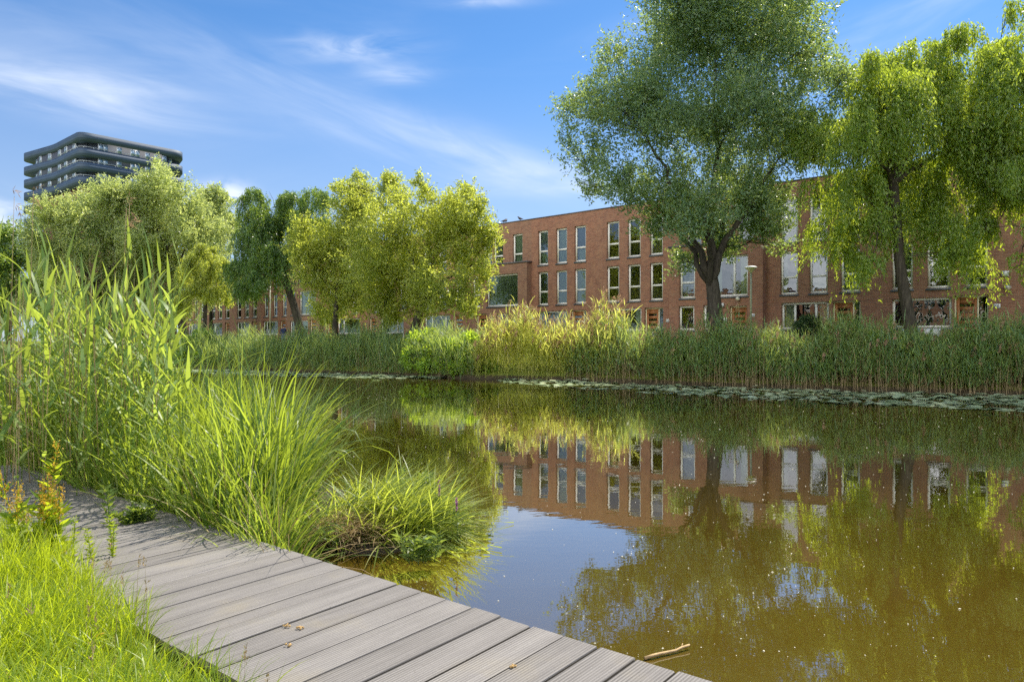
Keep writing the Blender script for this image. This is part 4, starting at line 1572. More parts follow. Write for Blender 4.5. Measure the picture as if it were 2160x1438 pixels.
# ------------------------------------------------------------------ lily pads
def pads(name, X, Y, r0, r1, label):
    n = len(X)
    r = rng.uniform(r0, r1, n)
    a0 = rng.uniform(0, 2 * PI, n)
    k = 9
    th = np.linspace(.25, 2 * PI - .25, k)
    tilt = rng.normal(0, .10, (n, 2))
    lift = rng.uniform(.004, .02, n) + (rng.random(n) < .08) * rng.uniform(.03, .10, n)
    ct = np.stack([X, Y, lift], -1)
    ca, sa = np.cos(th[None] + a0[:, None]), np.sin(th[None] + a0[:, None])
    zz = lift[:, None] + np.maximum(-.002 - lift[:, None] * .5, (tilt[:, :1] * ca + tilt[:, 1:] * sa) * r[:, None] + rng.normal(0, .004, (n, k)))
    ring = np.stack([X[:, None] + r[:, None] * ca, Y[:, None] + r[:, None] * sa, zz], -1)
    V = np.concatenate([ct[:, None], ring], 1)
    b = (np.arange(n) * (k + 1))[:, None]
    j = np.arange(1, k)[None]
    T = np.stack([b + 0 * j, b + j, b + j + 1], -1).reshape(-1, 3)
    return tag(mesh_np(name, V.reshape(-1, 3), T, M['pad']), label, None, None, 'stuff')


n_ = 2600
u_ = rng.uniform(1070, 2250, n_)
f_ = rng.random(n_) ** 1.3
xs = np.linspace(-30, 30, 2000)
us = 1080 + 1500 * xs / bank_y(xs)
X_ = np.interp(u_, us, xs)
wid = np.interp(u_, [1070, 1200, 1700, 2250], [1.0, 3.0, 4.8, 5.8])
d_ = .15 + f_ * wid
keep_ = (np.sin(X_ * 2.1 + d_ * 3.2) + np.sin(X_ * .9 - d_ * 2.3 + 1) + rng.normal(0, .6, n_)) > -.7
pads('lily_pads', (X_ - d_ * .5)[keep_], (bank_y(X_) - d_ * .86)[keep_], .07, .17, 'raft of water lily pads in front of the shaded reeds')
n_ = 1500
u_ = rng.uniform(370, 940, n_)
X_ = np.interp(u_, us, xs)
d_ = .1 + rng.random(n_) * np.interp(u_, [370, 800, 940], [4.0, 2.6, .5])
pads('lily_pads', X_ - d_ * .5, bank_y(X_) - d_ * .86, .09, .20, 'strip of yellow green lily pads along the left far bank')

# floating fluff on the water
n_ = 1500
Yv = 3.6 + 18 * rng.random(n_) ** 1.5
Xv = rng.uniform(-.42, .80, n_) * Yv
ok = (Yv < bank_y(Xv) - 2) & (walk_coords(Xv, Yv)[0] > .25) & ~((Xv < -1.0) & (Yv < 9)) & ~((Xv < .2) & (Yv > 3.6) & (Yv < 8.5) & (rng.random(n_) < .8))
Xv, Yv = Xv[ok], Yv[ok]
drift = np.sin(Xv * .8 + 1.3 * np.sin(Yv * .5)) + np.sin(Yv * 1.1 - Xv * .5 + 2) + rng.normal(0, .8, len(Xv))
Xv, Yv = Xv[drift > -.5], Yv[drift > -.5]
r_ = .0016 + .0034 * rng.random(len(Xv)) ** 2.0 * (.75 + .09 * Yv)
a_ = rng.uniform(0, PI, len(Xv))
e_ = rng.uniform(.9, 2.0, len(Xv))
hx = np.stack([np.cos(a_), np.sin(a_), 0 * a_], -1) * (r_ * e_)[:, None]
hy = np.stack([-np.sin(a_), np.cos(a_), 0 * a_], -1) * r_[:, None]
c_ = np.stack([Xv, Yv, np.full(len(Xv), .003)], -1)
top_ = c_ + np.array([0, 0, 1]) * (r_ * .8)[:, None]
V = np.stack([c_ + hx, c_ + hy, c_ - hx, c_ - hy, top_], 1).reshape(-1, 3)
b_ = (np.arange(len(Xv)) * 5)[:, None]
T = np.concatenate([np.stack([b_[:, 0] + i, b_[:, 0] + (i + 1) % 4, b_[:, 0] + 4], -1) for i in range(4)])
tag(mesh_np('floating_fluff', V, T, M['fluff']), 'white seed fluff drifting on the brown water', None, None, 'stuff')

# a bleached stick and sunken timbers near the walk
a_, b_ = on_level(1362, 1389, .01), on_level(1455, 1361, .02)
mb = MB()
p_ = np.linspace(0, 1, 7)[:, None] * (b_ - a_)
p_ += rng.normal(0, .003, p_.shape)
mb.tube(p_, np.linspace(.009, .006, 7), 7)
mb.tube([p_[5], p_[5] + [.012, .02, .014]], [.004, .002], 5)
tag(mb.build('stick', M['stick'], None, True, a_), 'pale bleached stick floating beside the boardwalk', 'stick')
for (ua, va, ub, vb, r, lb) in [(1230, 1318, 1530, 1316, .05, 'sunken yellowish timber under the water, nearest the tree reflection'),
                                (1410, 1388, 1600, 1392, .04, 'sunken yellowish timber right of the floating stick'),
                                (1350, 1345, 1470, 1365, .07, 'short sunken block joining the two sunken timbers')]:
    a_, b_ = on_level(ua, va, -.05), on_level(ub, vb, -.06)
    mb = MB()
    p_ = np.linspace(0, 1, 9)[:, None] * (b_ - a_)
    p_[:, 1] += rng.normal(0, .02, 9)
    mb.tube(p_, r * (1 + rng.normal(0, .15, 9)), 8)
    tag(mb.build('sunken_timber', M['log'], None, True, a_ - np.array([0, 0, r])), lb, 'timber', 'sunken timbers')

# ------------------------------------------------------------------ near reed bed, sedge and tussock
def in_bed(X, Y):
    e, s = walk_coords(X, Y)
    return e, s


# sedge: a strip along the water side of the walk
n_ = 6000
s_ = rng.uniform(2.35, 8.4, n_)
wmax = np.interp(s_, [2.35, 2.85, 3.5, 4.26, 5.5, 8.4], [.08, .35, .85, 1.55, 2.3, 2.6])
e_ = .02 + rng.random(n_) ** 1.15 * wmax
X_ = EP[0] + PD[0] * e_ + QD[0] * s_
Y_ = EP[1] + PD[1] * e_ + QD[1] * s_
B_ = np.stack([X_, Y_, np.maximum(ground_z(X_, Y_), -.05) - .02], -1)
# tussocks: blades fan out from tuft centres
tuft = rng.normal(0, 1, (n_, 2))
hd = rng.uniform(0, 2 * PI, n_)
edge = np.clip((e_ / wmax - .7) / .3, 0, 1)
water_h = math.atan2(PD[1] - .3, PD[0] + .5)
hd = np.where(rng.random(n_) < edge * .75, water_h + rng.normal(0, .7, n_), hd)
L_ = rng.uniform(.75, 1.45, n_) * np.interp(s_, [2.35, 2.8, 3.6, 8], [.35, .6, .95, 1.05])
bend_ = np.abs(rng.normal(.5, .55, n_)) + edge * .5 + (rng.random(n_) < .22) * rng.uniform(.6, 1.6, n_)
L_ *= rng.uniform(.7, 1.12, n_) * (1 + .20 * np.sin(X_ * 3.1 + Y_ * 2.3) + .14 * np.sin(X_ * 7.3 - Y_ * 5.1))
h_ = n_ // 2
va = blades(B_[:h_], hd[:h_], L_[:h_], rng.uniform(.018, .036, h_), np.abs(rng.normal(.16, .28, h_)), bend_[:h_], 8, 'grass', 2.6, .9)
vb = blades(B_[h_:], hd[h_:], L_[h_:], rng.uniform(.010, .021, n_ - h_), np.abs(rng.normal(.22, .28, n_ - h_)), bend_[h_:], 8, 'grass', 1.5, .9)
k_ = rng.integers(0, n_, 3200)
vc = blades(B_[k_] + rng.normal(0, .05, (3200, 3)) * [1, 1, 0], rng.uniform(0, 6.28, 3200), rng.uniform(.3, .75, 3200) * np.minimum(1, L_[k_] + .2), rng.uniform(.012, .028, 3200), np.abs(rng.normal(.4, .35, 3200)), rng.uniform(.1, 1.4, 3200), 6, 'grass', 1.6, 1.2)
v_, q_ = join([va, vb, vc])
tag(mesh_np('sedges', v_, q_, M['sedge'], None, True), 'lush arching sedges between the boardwalk and the water', None, None, 'stuff')
# dry straw in the bed
k_ = rng.integers(0, n_, 1100)
v_, q_ = blades(B_[k_], rng.uniform(0, 6.28, 1100), rng.uniform(.3, 1.1, 1100), rng.uniform(.005, .011, 1100), rng.uniform(.1, 1.1, 1100), rng.uniform(.2, 1.5, 1100), 5)
tag(mesh_np('dry_straw', v_, q_, M['dry']), 'dry straw lying among the near sedges', None, None, 'stuff')


def reed_geo(h, nleaf, seed, young=False):
    st = MB()
    az_ = rng.uniform(0, 6.28)
    le = abs(rng.normal(.03, .04))
    t = np.linspace(0, 1, 7)
    cx_ = np.cos(az_) * (le * t + .06 * t ** 2) * h
    cy_ = np.sin(az_) * (le * t + .06 * t ** 2) * h
    pts = np.stack([cx_, cy_, t * h], -1)
    st.tube(pts, np.linspace(.0055, .0018, 7), 5)
    tl = np.linspace(.22, .99, nleaf) + rng.normal(0, .012, nleaf)
    P = np.stack([np.interp(tl, t, pts[:, k]) for k in range(3)], -1)
    hd_ = az_ + np.where(np.arange(nleaf) % 2 == 0, 0, PI) + rng.normal(0, .75, nleaf)
    L = rng.uniform(.38, .68, nleaf) * np.interp(tl, [.2, .6, 1.0], [.75, 1.0, .72])
    Wd = rng.uniform(.026, .048, nleaf)
    th = np.interp(tl, [.2, .8, 1.0], [.95, .72, .16]) * rng.uniform(.75, 1.25, nleaf)
    bd = rng.uniform(.1, 1.9, nleaf) * np.interp(tl, [.2, .85, 1.0], [1.0, .8, .25])
    lv = blades(P, hd_, L, Wd, th, bd, 7, 'reed', 1.6, .35)
    return st, lv


protos = []
for i in range(14):
    protos.append(reed_geo(1.0 + 0 * i + [2.0, 2.15, 2.3, 1.8, 2.45, 1.7, 2.05, 2.25, 1.95, 2.1, 1.6, 2.35, 1.85, 2.2][i] - 1.0, int(rng.integers(8, 13)), i))
heights = [2.0, 2.15, 2.3, 1.8, 2.45, 1.7, 2.05, 2.25, 1.95, 2.1, 1.6, 2.35, 1.85, 2.2]

# tall single reeds one can tell apart; (u, Y, top v)
prom = [(12, 6.2, 500), (45, 6.6, 520), (75, 6.4, 545), (110, 7.2, 560), (150, 6.6, 560), (190, 6.3, 535), (215, 7.4, 600), (250, 6.8, 620), (300, 6.1, 530),
        (318, 6.6, 505), (338, 7.0, 640), (350, 6.5, 650), (20, 7.0, 470), (95, 6.0, 600), (130, 7.0, 630), (170, 7.6, 590), (230, 6.1, 640), (280, 7.2, 560),
        (60, 7.6, 500), (5, 5.9, 590), (205, 6.9, 660), (270, 6.3, 690), (330, 7.5, 600), (40, 6.0, 650), (160, 6.0, 680), (352, 6.9, 700), (120, 6.4, 520), (85, 7.3, 470)]
RG = 'tall reeds beside the boardwalk'
made = {}
for i, (u, Y, vt) in enumerate(prom):
    b = at(u, 720, Y)
    zb = max(float(ground_z(b[0], b[1])), 0.0)
    ht = HC - (vt - 720) / 1500 * Y - zb
    k = i % 14
    if k not in made:
        st, lv = protos[k]
        o = st.build('common_reed', M['reed_near'], None, True)
        tag(o, 'tall green reed with long pointed leaves in the bed left of the water', 'reed', RG)
        mesh_np('foliage', lv[0], lv[1], M['reed_near'], o, True)
        made[k] = o
    else:
        src = made[k]
        o = src.copy()
        COL.objects.link(o)
        for ch in src.children:
            c_ = ch.copy()
            COL.objects.link(c_)
            c_.parent = o
    o.location = (b[0], b[1], zb)
    ht -= .28
    f = ht / heights[k]
    o.scale = (max(.8, f), max(.8, f), f)
    o.rotation_euler = (0, 0, rng.uniform(0, 6.28))
# the dense reed mass behind and between them
parts, stalks = [], []
n_ = 900
s_ = rng.uniform(3.3, 8.6, n_)
e_ = rng.uniform(.08, 2.6, n_)
ok = (1080 + 1500 * (EP[0] + PD[0] * e_ + QD[0] * s_) / (EP[1] + PD[1] * e_ + QD[1] * s_)) < 355
s_, e_ = s_[ok], e_[ok]
for s, e in zip(s_, e_):
    X, Y = EP[0] + PD[0] * e + QD[0] * s, EP[1] + PD[1] * e + QD[1] * s
    k = int(rng.integers(0, 14))
    st, lv = protos[k]
    f = rng.uniform(.42, .98)
    a_ = rng.uniform(0, 6.28)
    Rm = np.array([[math.cos(a_), -math.sin(a_), 0], [math.sin(a_), math.cos(a_), 0], [0, 0, 1]]) * f
    off = np.array([X, Y, max(float(ground_z(X, Y)), 0)])
    parts.append((lv[0] @ Rm.T + off, lv[1]))
    v = np.vstack(st.v) @ Rm.T + off
    stalks.append((v, np.vstack(st.f4)))
v_, q_ = join(parts)
o = tag(mesh_np('reeds', v_, q_, M['reed_near'], None, True), 'dense green reed bed at the left behind the boardwalk', None, None, 'stuff')
v_, q_ = join(stalks)
mesh_np('stalk', v_, q_, M['reed_near'], o, True)
# dry tan stalks of last year, thin and upright, some with old plumes
n_ = 240
u_ = rng.uniform(5, 350, n_)
Y_ = rng.uniform(6.4, 9.5, n_)
B_ = np.stack([(u_ - 1080) / 1500 * Y_, Y_, np.zeros(n_)], -1)
v_, q_ = blades(B_, rng.uniform(0, 6.28, n_), rng.uniform(1.5, 2.6, n_), rng.uniform(.006, .010, n_), rng.uniform(0, .10, n_), rng.uniform(0, .15, n_), 5, 'strap')
tag(mesh_np('dry_reeds', v_, q_, M['dry']), 'pale dry stalks standing in the near reed bed', None, None, 'stuff')
for (u, Y, vt, lb) in [(255, 6.6, 440, 'thin dry reed stalk rising above the leaves, left of its pair'), (262, 6.7, 430, 'thin dry reed stalk rising above the leaves, right of its pair'),
                       (60, 7.2, 405, 'pale dry reed stalk before the tower balconies'), (20, 7.4, 415, 'brown dead reed with a broken drooping plume at the far left')]:
    b = at(u, 720, Y)
    ht = HC - (vt - 720) / 1500 * Y
    mb = MB()
    t = np.linspace(0, 1, 8)
    p = np.stack([.05 * t ** 2, 0 * t, t * ht], -1)
    mb.tube(p, np.linspace(.005, .002, 8), 5)
    o = mb.build('dry_reed', M['dry'], None, True, (b[0], b[1], 0.0))
    tag(o, lb, 'reed', 'single dry reeds above the bed')
    k = 26
    tt = rng.uniform(0, 1, k)
    P = p[-1] + np.stack([.06 * tt + rng.normal(0, .012, k), rng.normal(0, .012, k), -.02 - .16 * tt + .1 * (tt < .3)], -1)
    v_, q_ = leaf_quads(P, np.stack([rng.normal(.4, .4, k), rng.normal(0, .3, k), rng.normal(-.3, .5, k)], -1), rng.uniform(.03, .08, k), .008)
    mesh_np('plume', v_, q_, M['plume'], o)

# the two upright blades and the arching blade in the middle, each a plant you could pick
for (u, vt, Y, bend, hd_, lb) in [(512, 700, 6.0, .10, 2.6, 'upright single blade leaning left over the sedges'), (503, 696, 6.1, .03, 1.0, 'straight upright single blade above the sedges'),
                                  (640, 722, 6.3, .9, .3, 'broad arching blade with its tip bent right above the sedges')]:
    b = at(u, 720, Y)
    ht = HC - (vt - 720) / 1500 * Y
    v_, q_ = blades(np.array([[0, 0, 0.0]]), np.array([hd_]), ht * (1 + bend * .12), .03, .02, bend, 12, 'grass', 2.6, .1)
    o = mesh_np('iris_leaf', v_, q_, M['reed_near'], None, True, (b[0], b[1], 0.0))
    tag(o, lb, 'leaf', 'single iris leaves above the sedges')

# floating tussock in front
TC = on_level(850, 1130, .0)
tr = empty('sedge_tussock', (TC[0], TC[1], 0), 0, 'flopped green sedge tussock with brown dead blades reaching over the water', 'plant')
n_ = 2300
a_ = rng.uniform(0, 6.28, n_)
r_ = rng.random(n_) ** .5
X_ = -.16 + r_ * np.cos(a_) * .54
Y_ = .12 + r_ * np.sin(a_) * .55
X_ += Y_ * -.25
B_ = np.stack([X_, Y_, .02 + .16 * (1 - r_)], -1)
hd = np.where(rng.random(n_) < .72, rng.normal(-.15, .55, n_), rng.uniform(0, 6.28, n_))
v_, q_ = blades(B_, hd, rng.uniform(.30, .72, n_), rng.uniform(.010, .020, n_), np.abs(rng.normal(.98, .35, n_)), rng.uniform(.3, .9, n_), 6, 'grass', 1.0)
v_[:, 2] = np.maximum(v_[:, 2], .006 + .03 * rng.random(len(v_)))
mesh_np('foliage', v_, q_, M['sedge_pale'], tr, True)
n_ = 1100
X_ = rng.normal(-.50, .20, n_)
Y_ = rng.normal(-.30, .12, n_)
B_ = np.stack([X_, Y_, rng.uniform(.02, .16, n_)], -1)
v_, q_ = blades(B_, rng.normal(-.4, 1.2, n_), rng.uniform(.10, .38, n_), rng.uniform(.004, .010, n_), rng.uniform(.6, 1.4, n_), rng.uniform(.4, 1.3, n_), 5)
v_[:, 2] = np.maximum(v_[:, 2], .008)
mesh_np('dead_blade', v_, q_, M['dry'], tr, True)
mb = MB()
mb.lathe([(.001, .14), (.25, .11), (.5, .05), (.62, -.03), (.5, -.3)], 18)
mb.build('root_mass', M['beam'], tr, True, (-.2, .05, -.01))


# leafy herbs: purple loosestrife and marsh herbs
def herb(name, label, cat, group, loc, h, nst, mat, leaf=(.07, .018), flower=False, lean=.25, pairs=9):
    root = empty(name, loc, 0, label, cat, group)
    st = MB()
    Ps, Ds, Fs, FD = [], [], [], []
    for _ in range(nst):
        a = rng.uniform(0, 6.28)
        L = h * rng.uniform(.7, 1.0)
        le = abs(rng.normal(0, lean))
        t = np.linspace(0, 1, 7)
        base = np.array([rng.normal(0, .05), rng.normal(0, .05), 0]) if nst > 1 else np.zeros(3)
        p = base + np.stack([np.cos(a) * le * t ** 1.5 * L, np.sin(a) * le * t ** 1.5 * L, t * L * math.cos(le)], -1)
        st.tube(p, np.linspace(.004, .0018, 7), 5)
        tl = np.repeat(np.linspace(.15, 1.0, pairs), 4)
        if flower:
            tl = tl[tl < .7]
        P = np.stack([np.interp(tl, t, p[:, k]) for k in range(3)], -1)
        aa = np.arange(len(tl)) * PI / 2 + np.repeat(np.arange(len(tl) // 4 + 1), 4)[:len(tl)] * .8 + a
        D = np.stack([np.cos(aa), np.sin(aa), rng.uniform(.15, .8, len(tl))], -1)
        Ps.append(P)
        Ds.append(D)
        if flower:
            nf = 130
            tf = rng.uniform(.68, 1.0, nf)
            F = np.stack([np.interp(tf, t, p[:, k]) for k in range(3)], -1)
            Fs.append(F)
            FD.append(rand_dir(nf) + [0, 0, .3])
    P, D = np.concatenate(Ps), np.concatenate(Ds)
    sz = rng.uniform(.7, 1.2, len(P))
    v, q = leaf_quads(P, D, leaf[0] * sz, leaf[1] * sz, .25)
    st.build('stem', M[mat], root)
    mesh_np('foliage', v, q, M[mat], root)
    if flower:
        F, D = np.concatenate(Fs), np.concatenate(FD)
        v, q = leaf_quads(F, D, rng.uniform(.010, .018, len(F)), .007)
        mesh_np('flower_spike', v, q, M['purple'], root)
    return root


for (u, v, h, lb) in [(928, 1090, .42, 'purple loosestrife spike at the back of the tussock'), (965, 1110, .36, 'purple loosestrife spike nearest the open water')]:
    p = on_level(u, v + 30, .05)
    herb('purple_loosestrife', lb, 'flower', 'purple loosestrife on the tussock', p, h, 1, 'herb', (.075, .018), True, .06)
for (u, v, h, n, lb) in [(880, 1190, .20, 6, 'leafy green herb at the waterside foot of the tussock'), (900, 1080, .34, 9, 'leafy green herb crowning the tussock top'),
                         (690, 1150, .16, 5, 'small bright herb beside the brown dead blades'), (850, 1060, .30, 7, 'leafy green herb behind the flopped blades')]:
    herb('leafy_herb', lb, 'plant', 'herbs on the tussock', on_level(u, v, .05), h, n, 'herb', (.085, .020), False, .3)
for (u, v, h, n, lb) in [(232, 1118, .32, 1, 'single tall herb rising from the boardwalk edge at left'), (290, 1112, .14, 6, 'spreading herb lying over the boardwalk boards'), (340, 1100, .22, 5, 'leafy herb at the foot of the sedges by the shaded boards'),
                         (385, 1105, .26, 5, 'leafy herb right of the shaded boards'), (430, 1112, .20, 5, 'low herb at the boardwalk edge among fallen blades')]:
    p = on_level(u, v, .27 if u < 330 else .15)
    herb('marsh_herb', lb, 'plant', 'herbs at the boardwalk edge', p, h, n, 'herb', (.075, .024), False, .5 if n > 1 else .08)
# fallen blades lying over the deck edge
n_ = 60
s_ = rng.uniform(2.3, 3.5, n_)
B_ = np.stack([EP[0] + PD[0] * .06 + QD[0] * s_, EP[1] + PD[1] * .06 + QD[1] * s_, np.full(n_, .12)], -1)
v_, q_ = blades(B_, math.atan2(-PD[1], -PD[0]) + rng.normal(0, .8, n_), rng.uniform(.25, .55, n_), rng.uniform(.008, .014, n_), rng.uniform(.2, .7, n_), rng.uniform(.6, 1.3, n_), 6, 'grass', 1.2)
tag(mesh_np('fallen_sedges', v_, q_, M['sedge'], None, True), 'sedge blades bending over the boardwalk edge', None, None, 'stuff')

# ------------------------------------------------------------------ near lawn
n_ = 90000
s_ = rng.uniform(-.6, 6.5, n_)
e_ = np.interp(s_, [.2, 1.2, 1.9, 2.4], [-1.34, -1.26, -1.10, -1.0]) - rng.random(n_) ** .8 * 2.7
X_ = EP[0] + PD[0] * e_ + QD[0] * s_
Y_ = EP[1] + PD[1] * e_ + QD[1] * s_
u_ = 1080 + 1500 * X_ / np.maximum(Y_, .1)
ok = (Y_ > 1.0) & (u_ > -260) & (u_ < 620)
X_, Y_, e_ = X_[ok], Y_[ok], e_[ok]
n_ = len(X_)
pat = .5 + .25 * np.sin(X_ * 5.1 + Y_ * 2.2) + .25 * np.sin(Y_ * 6.3 - X_ * 3.7 + 1)
B_ = np.stack([X_, Y_, ground_z(X_, Y_) - .01], -1)
hd = rng.uniform(0, 6.28, n_)
lean_dir = .6 + 1.2 * np.sin(X_ * 3.3 + Y_ * 1.7)
hd = np.where(rng.random(n_) < .6, lean_dir + rng.normal(0, .6, n_), hd)
L_ = rng.uniform(.09, .24, n_) * (.65 + .75 * pat) * np.interp(s_[ok], [1.5, 3.0], [1.0, 1.4]) * np.interp(e_, [-1.6, -1.02], [1.0, 1.25])
v_, q_ = blades(B_, hd, L_, rng.uniform(.003, .0065, n_), rng.uniform(.0, .6, n_), rng.uniform(.2, 1.6, n_), 4, 'grass', 1.3)
k_ = rng.integers(0, n_, 9000)
va = blades(B_[k_], rng.uniform(0, 6.28, 9000), rng.uniform(.16, .34, 9000) * (.7 + .5 * pat[k_]), rng.uniform(.004, .0085, 9000), np.abs(rng.normal(.35, .3, 9000)), rng.uniform(.6, 2.0, 9000), 6, 'grass', 1.3, 1.0)
v_, q_ = join([(v_, q_), va])
tag(mesh_np('grass', v_, q_, M['grass'], None, True), 'lush bright green grass left of the boardwalk', None, None, 'stuff')
k_ = rng.integers(0, n_, 2600)
v_, q_ = blades(B_[k_], rng.uniform(0, 6.28, 2600), rng.uniform(.06, .22, 2600), rng.uniform(.002, .005, 2600), rng.uniform(.3, 1.3, 2600), rng.uniform(.2, 1.2, 2600), 4)
tag(mesh_np('dry_grass', v_, q_, M['dry']), 'dry thatch among the near grass', None, None, 'stuff')
# grass stalks with brown seed heads
n_ = 90
s_ = rng.uniform(.6, 5.6, n_)
e_ = -1.08 - rng.random(n_) ** 1.5 * 1.2
X_ = EP[0] + PD[0] * e_ + QD[0] * s_
Y_ = EP[1] + PD[1] * e_ + QD[1] * s_
B_ = np.stack([X_, Y_, ground_z(X_, Y_)], -1)
H_ = rng.uniform(.22, .42, n_)
hd = rng.uniform(0, 6.28, n_)
v1 = blades(B_, hd, H_, .0022, .05, .15, 4, 'strap')
tip = B_ + np.stack([np.cos(hd) * .1 * H_, np.sin(hd) * .1 * H_, H_ * .97], -1)
k = 14
ii_ = np.repeat(np.arange(n_), k)
v2 = leaf_quads(tip[ii_] + rng.normal(0, .004, (n_ * k, 3)) + np.stack([0 * ii_, 0 * ii_, -.05 * rng.random(n_ * k)], -1), np.stack([rng.normal(0, .4, n_ * k), rng.normal(0, .4, n_ * k), np.ones(n_ * k)], -1), .016, .005)
vv, qq = join([v1, v2])
tag(mesh_np('seeding_grass', vv, qq, M['dry']), 'grass stalks with brown seed heads along the boardwalk', None, None, 'stuff')

# dock plant turning orange
dp = on_level(78, 1200, .30)
root = empty('dock_plant', dp, 0, 'tall dock plant with yellow and orange seed spikes in the grass', 'plant')
st = MB()
LP, LD, SP, SD = [], [], [], []
for i in range(10):
    a = rng.uniform(0, 6.28)
    L = rng.uniform(.38, .66) if i else .72
    t = np.linspace(0, 1, 8)
    le = abs(rng.normal(.12, .12))
    p = np.array([rng.normal(0, .06), rng.normal(0, .05), 0]) + np.stack([np.cos(a) * le * t * L, np.sin(a) * le * t * L, t * L], -1)
    st.tube(p, np.linspace(.005, .002, 8), 5)
    n_ = 56
    tl = rng.uniform(.03, 1.0, n_) ** 1.3 * .8
    LP.append(np.stack([np.interp(tl, t, p[:, k]) for k in range(3)], -1))
    aa = rng.uniform(0, 6.28, n_)
    LD.append(np.stack([np.cos(aa), np.sin(aa), rng.uniform(.2, 1.0, n_)], -1))
    n_ = 110
    tl = rng.uniform(.55, 1.0, n_)
    SP.append(np.stack([np.interp(tl, t, p[:, k]) for k in range(3)], -1) + rng.normal(0, .012, (n_, 3)))
    SD.append(rand_dir(n_) + [0, 0, .5])
st.build('stem', M['dock'], root)
P, D = np.concatenate(LP), np.concatenate(LD)
v_, q_ = leaf_quads(P, D, rng.uniform(.03, .11, len(P)), rng.uniform(.012, .034, len(P)), .25)
mesh_np('foliage', v_, q_, M['dock'], root)
P, D = np.concatenate(SP), np.concatenate(SD)
v_, q_ = leaf_quads(P, D, rng.uniform(.010, .022, len(P)), rng.uniform(.006, .011, len(P)))
mesh_np('seed_head', v_, q_, M['dock_seed'], root)
herb('weed', 'small yellowing weed at the left boardwalk edge', 'plant', None, on_level(212, 1185, .27), .28, 4, 'dock', (.035, .012), False, .15, 12)
# orange leaves lying in the grass
for (u, v, lb) in [(48, 1175, 'orange red withered leaf in the grass left of the dock plant'), (195, 1345, 'orange withered leaf lying in the near grass'), (125, 1168, 'small orange leaf in the grass beside the dock plant')]:
    p = on_level(u, v, .40)
    v_, q_ = blades(np.array([[0, 0, 0.0], [.01, .005, .0]]), np.array([.3, 1.0]), np.array([.055, .04]), .022, 1.1, .7, 6, 'reed')
    o = mesh_np('withered_leaf', v_, q_, M['dock_seed'], None, True, p)
    tag(o, lb, 'leaf', 'withered leaves in the grass')

# seed husks on the boards
for (u, v, lb) in [(607, 1323, 'tan seed husk in a board gap, left of its pair'), (633, 1327, 'tan seed husk on the boards, right of its pair'), (611, 1364, 'tan seed husk alone on the board below the pair'), (1080, 1408, 'pale dried seed husk near the front of the boardwalk')]:
    p = on_level(u, v, DECK_Z)
    mb = MB()
    for _ in range(9):
        c = np.array([rng.normal(0, .008), rng.normal(0, .006), rng.uniform(.003, .010)])
        r = rng.uniform(.003, .006)
        mb.lathe([(.0005, -r), (r * .8, -r * .5), (r, 0), (r * .8, r * .5), (.0005, r)], 7, c)
    tag(mb.build('seed_husk', M['seed'], None, True, p + np.array([0, 0, .001])), lb, 'seed husk', 'seed husks on the boardwalk')

# ------------------------------------------------------------------ street furniture, person, birds
def street_lamp(u, Y, vtop, label):
    b = at(u, 720, Y)
    zt = HC - (vtop - 720) / 1500 * Y
    root = empty('street_lamp', (b[0], b[1], G), 0, label, 'street lamp', 'street lamps before the houses')
    h = zt - G
    m = MB()
    m.tube([(0, 0, 0), (0, 0, 1.0)], .075, 12)
    m.tube([(0, 0, 1.0), (0, 0, h - .30)], [.055, .05], 12)
    m.build('post', M['post'], root, True)
    m = MB()
    m.lathe([(.05, h - .32), (.075, h - .30), (.16, h - .20), (.28, h - .10), (.30, h - .085), (.001, h - .084)], 20)
    m.build('lamp_shade', M['lamp'], root, True)
    m = MB()
    m.lathe([(.301, h - .082), (.29, h - .06), (.24, h - .025), (.12, h - .004), (.001, h)], 20)
    m.build('lamp_cap', M['white'], root, True)
    return root


street_lamp(1584, 34.6, 562, 'street lamp with a pale bowl head right of the big willow trunk')
street_lamp(570, 62.0, 585, 'slim pale street lamp post before the left houses')
for (u, Yp, lb) in [(666, 62, 'slim pale garden post right of the leaning willow'), (757, 57, 'slim pale garden post under the window left of the yellow tree'), (851, 54, 'slim pale garden post beside the yellow tree trunk'), (940, 51, 'slim pale garden post right of the yellow tree trunk')]:
    b = at(u, 720, Yp)
    m = MB()
    m.tube([(0, 0, 0), (0, 0, .95)], .045, 10)
    m.lathe([(.05, .95), (.055, .97), (.04, 1.0), (.001, 1.01)], 10)
    tag(m.build('bollard', M['metal'], None, True, (b[0], b[1], G)), lb, 'bollard', 'garden posts before the houses')

# white garden bench under the striped blinds
bp = fac(26.1, -.75)
root = empty('garden_bench', (*bp, G + .02), RZ, 'white garden bench under the window with striped blinds', 'bench')
m = MB()
m.box(-.8, .8, -.22, .2, .40, .44)
m.build('seat', M['white'], root)
m = MB()
m.box(-.8, .8, .2, .24, .60, .88)
m.box(-.74, -.68, .2, .24, .44, .60)
m.box(.68, .74, .2, .24, .44, .60)
m.build('backrest', M['white'], root)
for x in (-.7, .7):
    m = MB()
    m.box(x - .03, x + .03, -.2, -.14, 0, .40)
    m.box(x - .03, x + .03, .14, .2, 0, .40)
    m.build('leg', M['white'], root)


